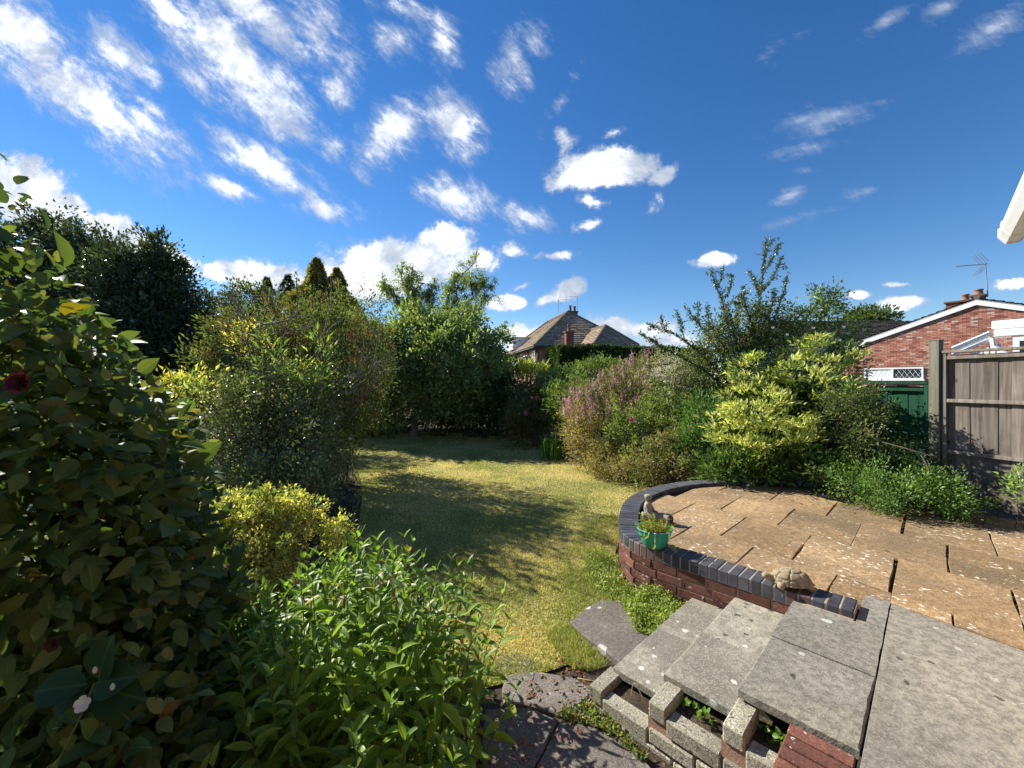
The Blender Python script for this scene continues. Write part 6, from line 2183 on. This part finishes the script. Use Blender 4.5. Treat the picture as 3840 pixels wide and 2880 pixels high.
shrub('low_bush', 'fresh green low bush spilling onto the patio below the green fence', 'bush',
      [E(1890, 1058, 4.75, 72, 36, .32), E(1850, 1030, 5.1, 56, 44, .36), E(1915, 1075, 4.5, 40, 26, .2), E(1800, 1025, 5.6, 50, 34, .36)], 430, 26, .062, .030, .5, [(.5, .065, .125, .028), (.35, .10, .175, .035), (.15, .17, .24, .05)], 'leaf', 196, 18, .007, floor=0, bump=.45, shell=.3, sl=.4, shoots=.3)
shrub('low_bush', 'fresh green low bush in front of the brown fence and post', 'bush',
      [E(2020, 1062, 4.55, 54, 36, .26), E(2060, 1085, 4.35, 36, 20, .18), E(1990, 1040, 4.8, 40, 38, .26)], 330, 26, .058, .030, .5, [(.5, .065, .125, .028), (.35, .10, .175, .035), (.15, .17, .24, .05)], 'leaf', 197, 16, .007, floor=0, bump=.45, shell=.3, sl=.4, shoots=.3)
shrub('dark_bush', 'very dark bush in the gap between the two low green bushes', 'bush',
      [E(1800, 960, 5.9, 60, 60, .3), E(1950, 1000, 5.05, 50, 60, .25)], 200, 24, .07, .04, .5, [(.6, .03, .05, .02), (.4, .05, .075, .025)], 'dull_leaf', 198, 8, .007, floor=0)
shrub('leafy_sprig', 'small light green plant at the right edge in front of the brown fence', 'plant',
      [E(2210, 1055, 4.1, 18, 40, .12)], 26, 12, .045, .05, .4, [(1, .16, .24, .05)], 'leaf', 199, 5, .004, floor=0)
p = D(1990, 985, 4.7)
t = thing('bare_stick', 'pale bare stick poking out of the low bushes', 'stick', tuple(p))
mb = MB()
mb.add(*tube_np(bezier([tuple(D(1905, 955, 4.75)), tuple(D(1960, 970, 4.6)), tuple(D(2010, 985, 4.5))], 5), .007, 5))
mb.add(*tube_np(bezier([tuple(D(1985, 978, 4.55)), tuple(D(2000, 1000, 4.5)), tuple(D(2008, 1020, 4.5))], 4), .006, 5))
keep(mb.build('twig', M['grey_bark']), t)
# distant tree beyond the outbuilding
p = D(1880, 720, 42)
tree('round_tree', 'small round tree top showing above the outbuilding roof', 'tree', (p.x, p.y, LAWN), 7.5, .2, [E(1880, 695, 42, 36, 18, 2.5), E(1865, 700, 42, 22, 14, 2.0)], 160, 26, .5, .32, .5, [(.6, .06, .09, .03), (.4, .09, .12, .035)], 'leaf', 201, 8)
# ---- ground cover, tufts and litter
def cover(name, label, pts, n_, size, pal, seed, hmax=.10, tpl=LEAF4, z=LAWN, cat='ground cover'):
    rg = np.random.default_rng(seed)
    q = np.array(pts)
    P = np.column_stack([rg.uniform(q[:, 0].min(), q[:, 0].max(), n_ * 4), rg.uniform(q[:, 1].min(), q[:, 1].max(), n_ * 4)])
    P = P[inside(P, pts)][:n_]
    n2 = len(P)
    hmap = vnoise(P[:, 0] * 7, P[:, 1] * 7, seed % 50) * .7 + .3
    pos = np.column_stack([P, z + rg.random(n2) * hmax * hmap])
    v, f = leaf_np(pos, unit(rg.normal(size=(n2, 3)) + (0, 0, .35)), unit(rg.normal(size=(n2, 3)) * .5 + (0, 0, 1)), size * np.exp(rg.normal(0, .25, n2)), size * .7, tpl)
    tone = np.ones((len(v), 4), dtype=np.float32)
    tone[:, :3] = np.repeat(colours(n2, pal, np.arange(n2) // 8, rg), len(tpl[0]), axis=0)
    o = stuff(build_np(name, v, [f], M['leaf'], None, tone))
    o['label'] = label
    o['category'] = cat
    return o


foot = [tuple(p[:2]) for p in offset_curve(OUT, -SIDE * .01)[30:110:4]]
footo = [tuple(p[:2]) for p in offset_curve(OUT, -SIDE * .34)[30:110:4]][::-1]
near = [tuple(AB(a, b).xy) for a, b in ((3.29, -1.36), (3.29, -1.75), (2.95, -1.78), (2.72, -1.52), (2.78, -1.37))]
cover('weed_cover', 'yellow-green weeds growing thick at the foot of the curved wall', near, 5600, .022, [(.5, .17, .225, .03), (.35, .25, .28, .045), (.15, .08, .12, .025)], 211, .17)
cover('weed_strip', 'strip of weeds between the lawn and the curved wall', foot + footo, 5200, .022, [(.4, .13, .20, .03), (.35, .20, .25, .045), (.25, .28, .25, .08)], 212, .10)


def tufts(name, label, pts, n_, h, wd, seed, straw=.2, col=None):
    rg = np.random.default_rng(seed)
    q = np.array(pts)
    P = np.column_stack([rg.uniform(q[:, 0].min(), q[:, 0].max(), n_ * 5), rg.uniform(q[:, 1].min(), q[:, 1].max(), n_ * 5)])
    P = P[inside(P, pts)]
    P = P[vnoise(P[:, 0] * 9, P[:, 1] * 9, seed % 60) > .32][:n_]
    o = grass_blades(name, P, h, wd, rg, straw)
    o['label'] = label
    return o


tufts('grass_tuft', 'long rough grass between the lawn and the foot slab', [C3(x, y, LAWN) for x, y in ((560, 250), (640, 262), (712, 330), (780, 410), (860, 470), (900, 540), (800, 575), (660, 560), (560, 440), (480, 330))], 4200, .038, .0032, 221, .25)
tufts('edge_grass', 'longer green grass along the curved wall foot', [tuple(p[:2]) for p in offset_curve(OUT, -SIDE * .03)[22:150:4]] + [tuple(p[:2]) for p in offset_curve(OUT, -SIDE * .55)[22:150:4]][::-1], 8000, .055, .0032, 222, .15)
redge = np.array([(2.75, 6.25), (2.6, 7.6), (2.15, 8.6), (1.5, 10.2), (.9, 11.6), (.2, 13.2)])
ledge = np.array([(-4.75, 11.6), (-3.5, 9.0), (-2.7, 7.2), (-2.1, 5.5), (-1.7, 4.2), (-1.25, 3.1)])
tufts('ragged_edge_grass', 'ragged longer grass where the lawn meets the right border', [tuple(p) for p in redge + (.18, .05)] + [tuple(p) for p in redge[::-1] - (.14, .05)], 9000, .085, .006, 224, .3)
tufts('ragged_edge_grass', 'ragged longer grass along the shaded left edge of the lawn', [tuple(p) for p in ledge + (.12, .05)] + [tuple(p) for p in ledge[::-1] - (.10, .05)], 6000, .07, .006, 225, .2)
rg = np.random.default_rng(223)
mb = MB()
for k, (pts_, n_) in enumerate((([(-.25, 2.05), (-.05, 2.3), (.3, 2.75), (.6, 2.6), (.5, 2.25), (.2, 1.9), (-.1, 1.8)], 150), ([(-4.6, 11), (-2.3, 5.5), (-2.1, 5.6), (-4.2, 11)], 60),
                                ([tuple(AB(5.9, -1.9).xy), tuple(AB(6.9, -.2).xy), tuple(AB(6.3, .6).xy), tuple(AB(5.9, -.6).xy)], 120))):
    q = np.array(pts_)
    P = np.column_stack([rg.uniform(q[:, 0].min(), q[:, 0].max(), n_ * 4), rg.uniform(q[:, 1].min(), q[:, 1].max(), n_ * 4)])
    P = P[inside(P, pts_)][:n_]
    z_ = LAWN + .018 if k < 2 else .008
    pos = np.column_stack([P, np.full(len(P), z_)])
    v, f = leaf_np(pos, unit(np.column_stack([rg.normal(size=(len(P), 2)), np.full(len(P), .12)])), unit(rg.normal(size=(len(P), 3)) * .25 + (0, 0, 1)), rg.uniform(.018, .042, len(P)), .016, LEAF8)
    pal = np.array([(.16, .07, .03), (.24, .12, .04), (.10, .055, .03), (.20, .05, .03)])
    mb.add(v, f, np.repeat(pal[rg.integers(4, size=len(P))], 10, axis=0))
o = stuff(mb.build('leaf_litter', M['litter'], None, tone=True))
o['label'] = 'scattered brown fallen leaves on the path and along the borders'
o['category'] = 'leaf litter'
for i, (a, b, z, lab) in enumerate(((2.11, -.80, -.228, 'small green weed in the middle hollow of the block wall'), (2.12, -.50, -.14, 'small green weed in the hollow next to the red brick pier'), (2.14, -.87, -.228, 'tiny weed sprout beside the middle header block'))):
    c = AB(a, b, z)
    t = thing('weed', lab, 'weed', tuple(c))
    k = 16 if i < 2 else 8
    pos = np.array(tuple(c)) + rg.normal(size=(k, 3)) * (.022, .022, .014) + (0, 0, .03)
    v, f = leaf_np(pos, unit(rg.normal(size=(k, 3)) + (0, 0, .5)), unit(rg.normal(size=(k, 3)) * .4 + (0, 0, 1)), .035, .024, LEAF8)
    mb = MB()
    mb.add(v, f, (.13, .24, .03))
    mb.add(*tube_np([tuple(c), tuple(c + Vector((0, 0, .04)))], .003, 4), (.1, .15, .03))
    keep(mb.build('leaf_cluster', M['leaf'], None, tone=True), t)

rg = np.random.default_rng(231)
mp_, mt_ = [], []
for ri in range(1, 6):
    ph = -.22 if ri % 2 == 0 else .085
    for kk in range(-4, 3):
        b_ = ph + kk * .605
        if not -2.1 < b_ < .7:
            continue
        for q in range(60):
            if rg.random() < .45 + .4 * math.sin(ri * 5.1 + kk * 3.3):
                mp_.append(tuple(AB(rows[ri] - .20 * (b_ + .5) + rg.random() * .8, b_ + rg.normal() * .006, -.012)))
P = np.array(mp_)
n = len(P)
v, f = leaf_np(P, unit(rg.normal(size=(n, 3)) + (0, 0, .8)), unit(rg.normal(size=(n, 3)) + (0, 0, 1)), .016 * np.exp(rg.normal(0, .3, n)), .009)
tone = np.ones((len(v), 4), dtype=np.float32)
tone[:, :3] = np.repeat(colours(n, [(.6, .045, .055, .016), (.4, .10, .12, .025)], np.arange(n) // 9, rg), 4, axis=0)
o = stuff(build_np('joint_moss', v, [f], M['dull_leaf'], None, tone))
o['label'] = 'dark moss and tiny weeds in the joints of the patio'
o['category'] = 'moss'

rg = np.random.default_rng(241)
for i, (lab, pts_) in enumerate((('long dry straw stalk lying across the path by the steps', ((700, 622, .03), (800, 640, .05), (930, 655, .03))),
                                 ('bent dry straw stalk lying over the end of the block wall', ((1150, 770, .16), (1085, 655, .22), (1060, 760, .13))),
                                 ('dry straw stalk on the shaded path slab beside the bright green plant', ((240, 610, .02), (330, 575, .05), (380, 555, .03))))):
    P3 = [tuple(C3(x, y, LAWN + h_)) + (LAWN + h_,) for x, y, h_ in pts_]
    t = thing('dry_stalk', lab, 'stalk', P3[0])
    mb = MB()
    mb.add(*tube_np(bezier(P3, 6), np.linspace(.0028, .0014, 13), 5))
    keep(mb.build('stalk', M['straw'], None, smooth=True), t)
cover('path_weed', 'small weeds growing between the path slabs and along the block wall', [C3(x, y, LAWN) for x, y in ((560, 880), (760, 800), (900, 860), (1000, 1000), (1180, 1180), (1120, 1190), (960, 1040), (800, 960), (600, 910))], 900, .024,
      [(.5, .10, .15, .03), (.3, .17, .20, .05), (.2, .16, .10, .05)], 242, .05)

GROUPS = {'dry_stalk': 'dry straw stalks on the path', 'evergreen_tree': 'dark evergreen trees at the left', 'cypress_tree': 'golden cypress tops behind the left border', 'conifer_tree': 'dark conifer tips behind the left border',
          'path_slab': 'slabs of the lower path', 'timber_fence': 'fence panels along the right boundary', 'fence_post': 'posts of the right boundary fence', 'weed': 'weeds in the block wall',
          'pink_flower': 'pink flowers in the right border', 'low_bush': 'low green bushes on the patio edge', 'tv_aerial': 'television aerials on the roofs', 'variegated_shrub': 'yellow variegated shrubs at the left',
          'shade_shrub': 'shrubs under the apple tree', 'mixed_shrub': 'mixed shrubs of the right border', 'laurel': 'laurels', 'golden_shrub': 'golden shrubs', 'cotoneaster_bush': 'small-leaved dark bushes'}
for o in scn.objects:
    if o.parent is None and 'category' in o:
        k = o.name.split('.')[0]
        if k in GROUPS:
            o['group'] = GROUPS[k]
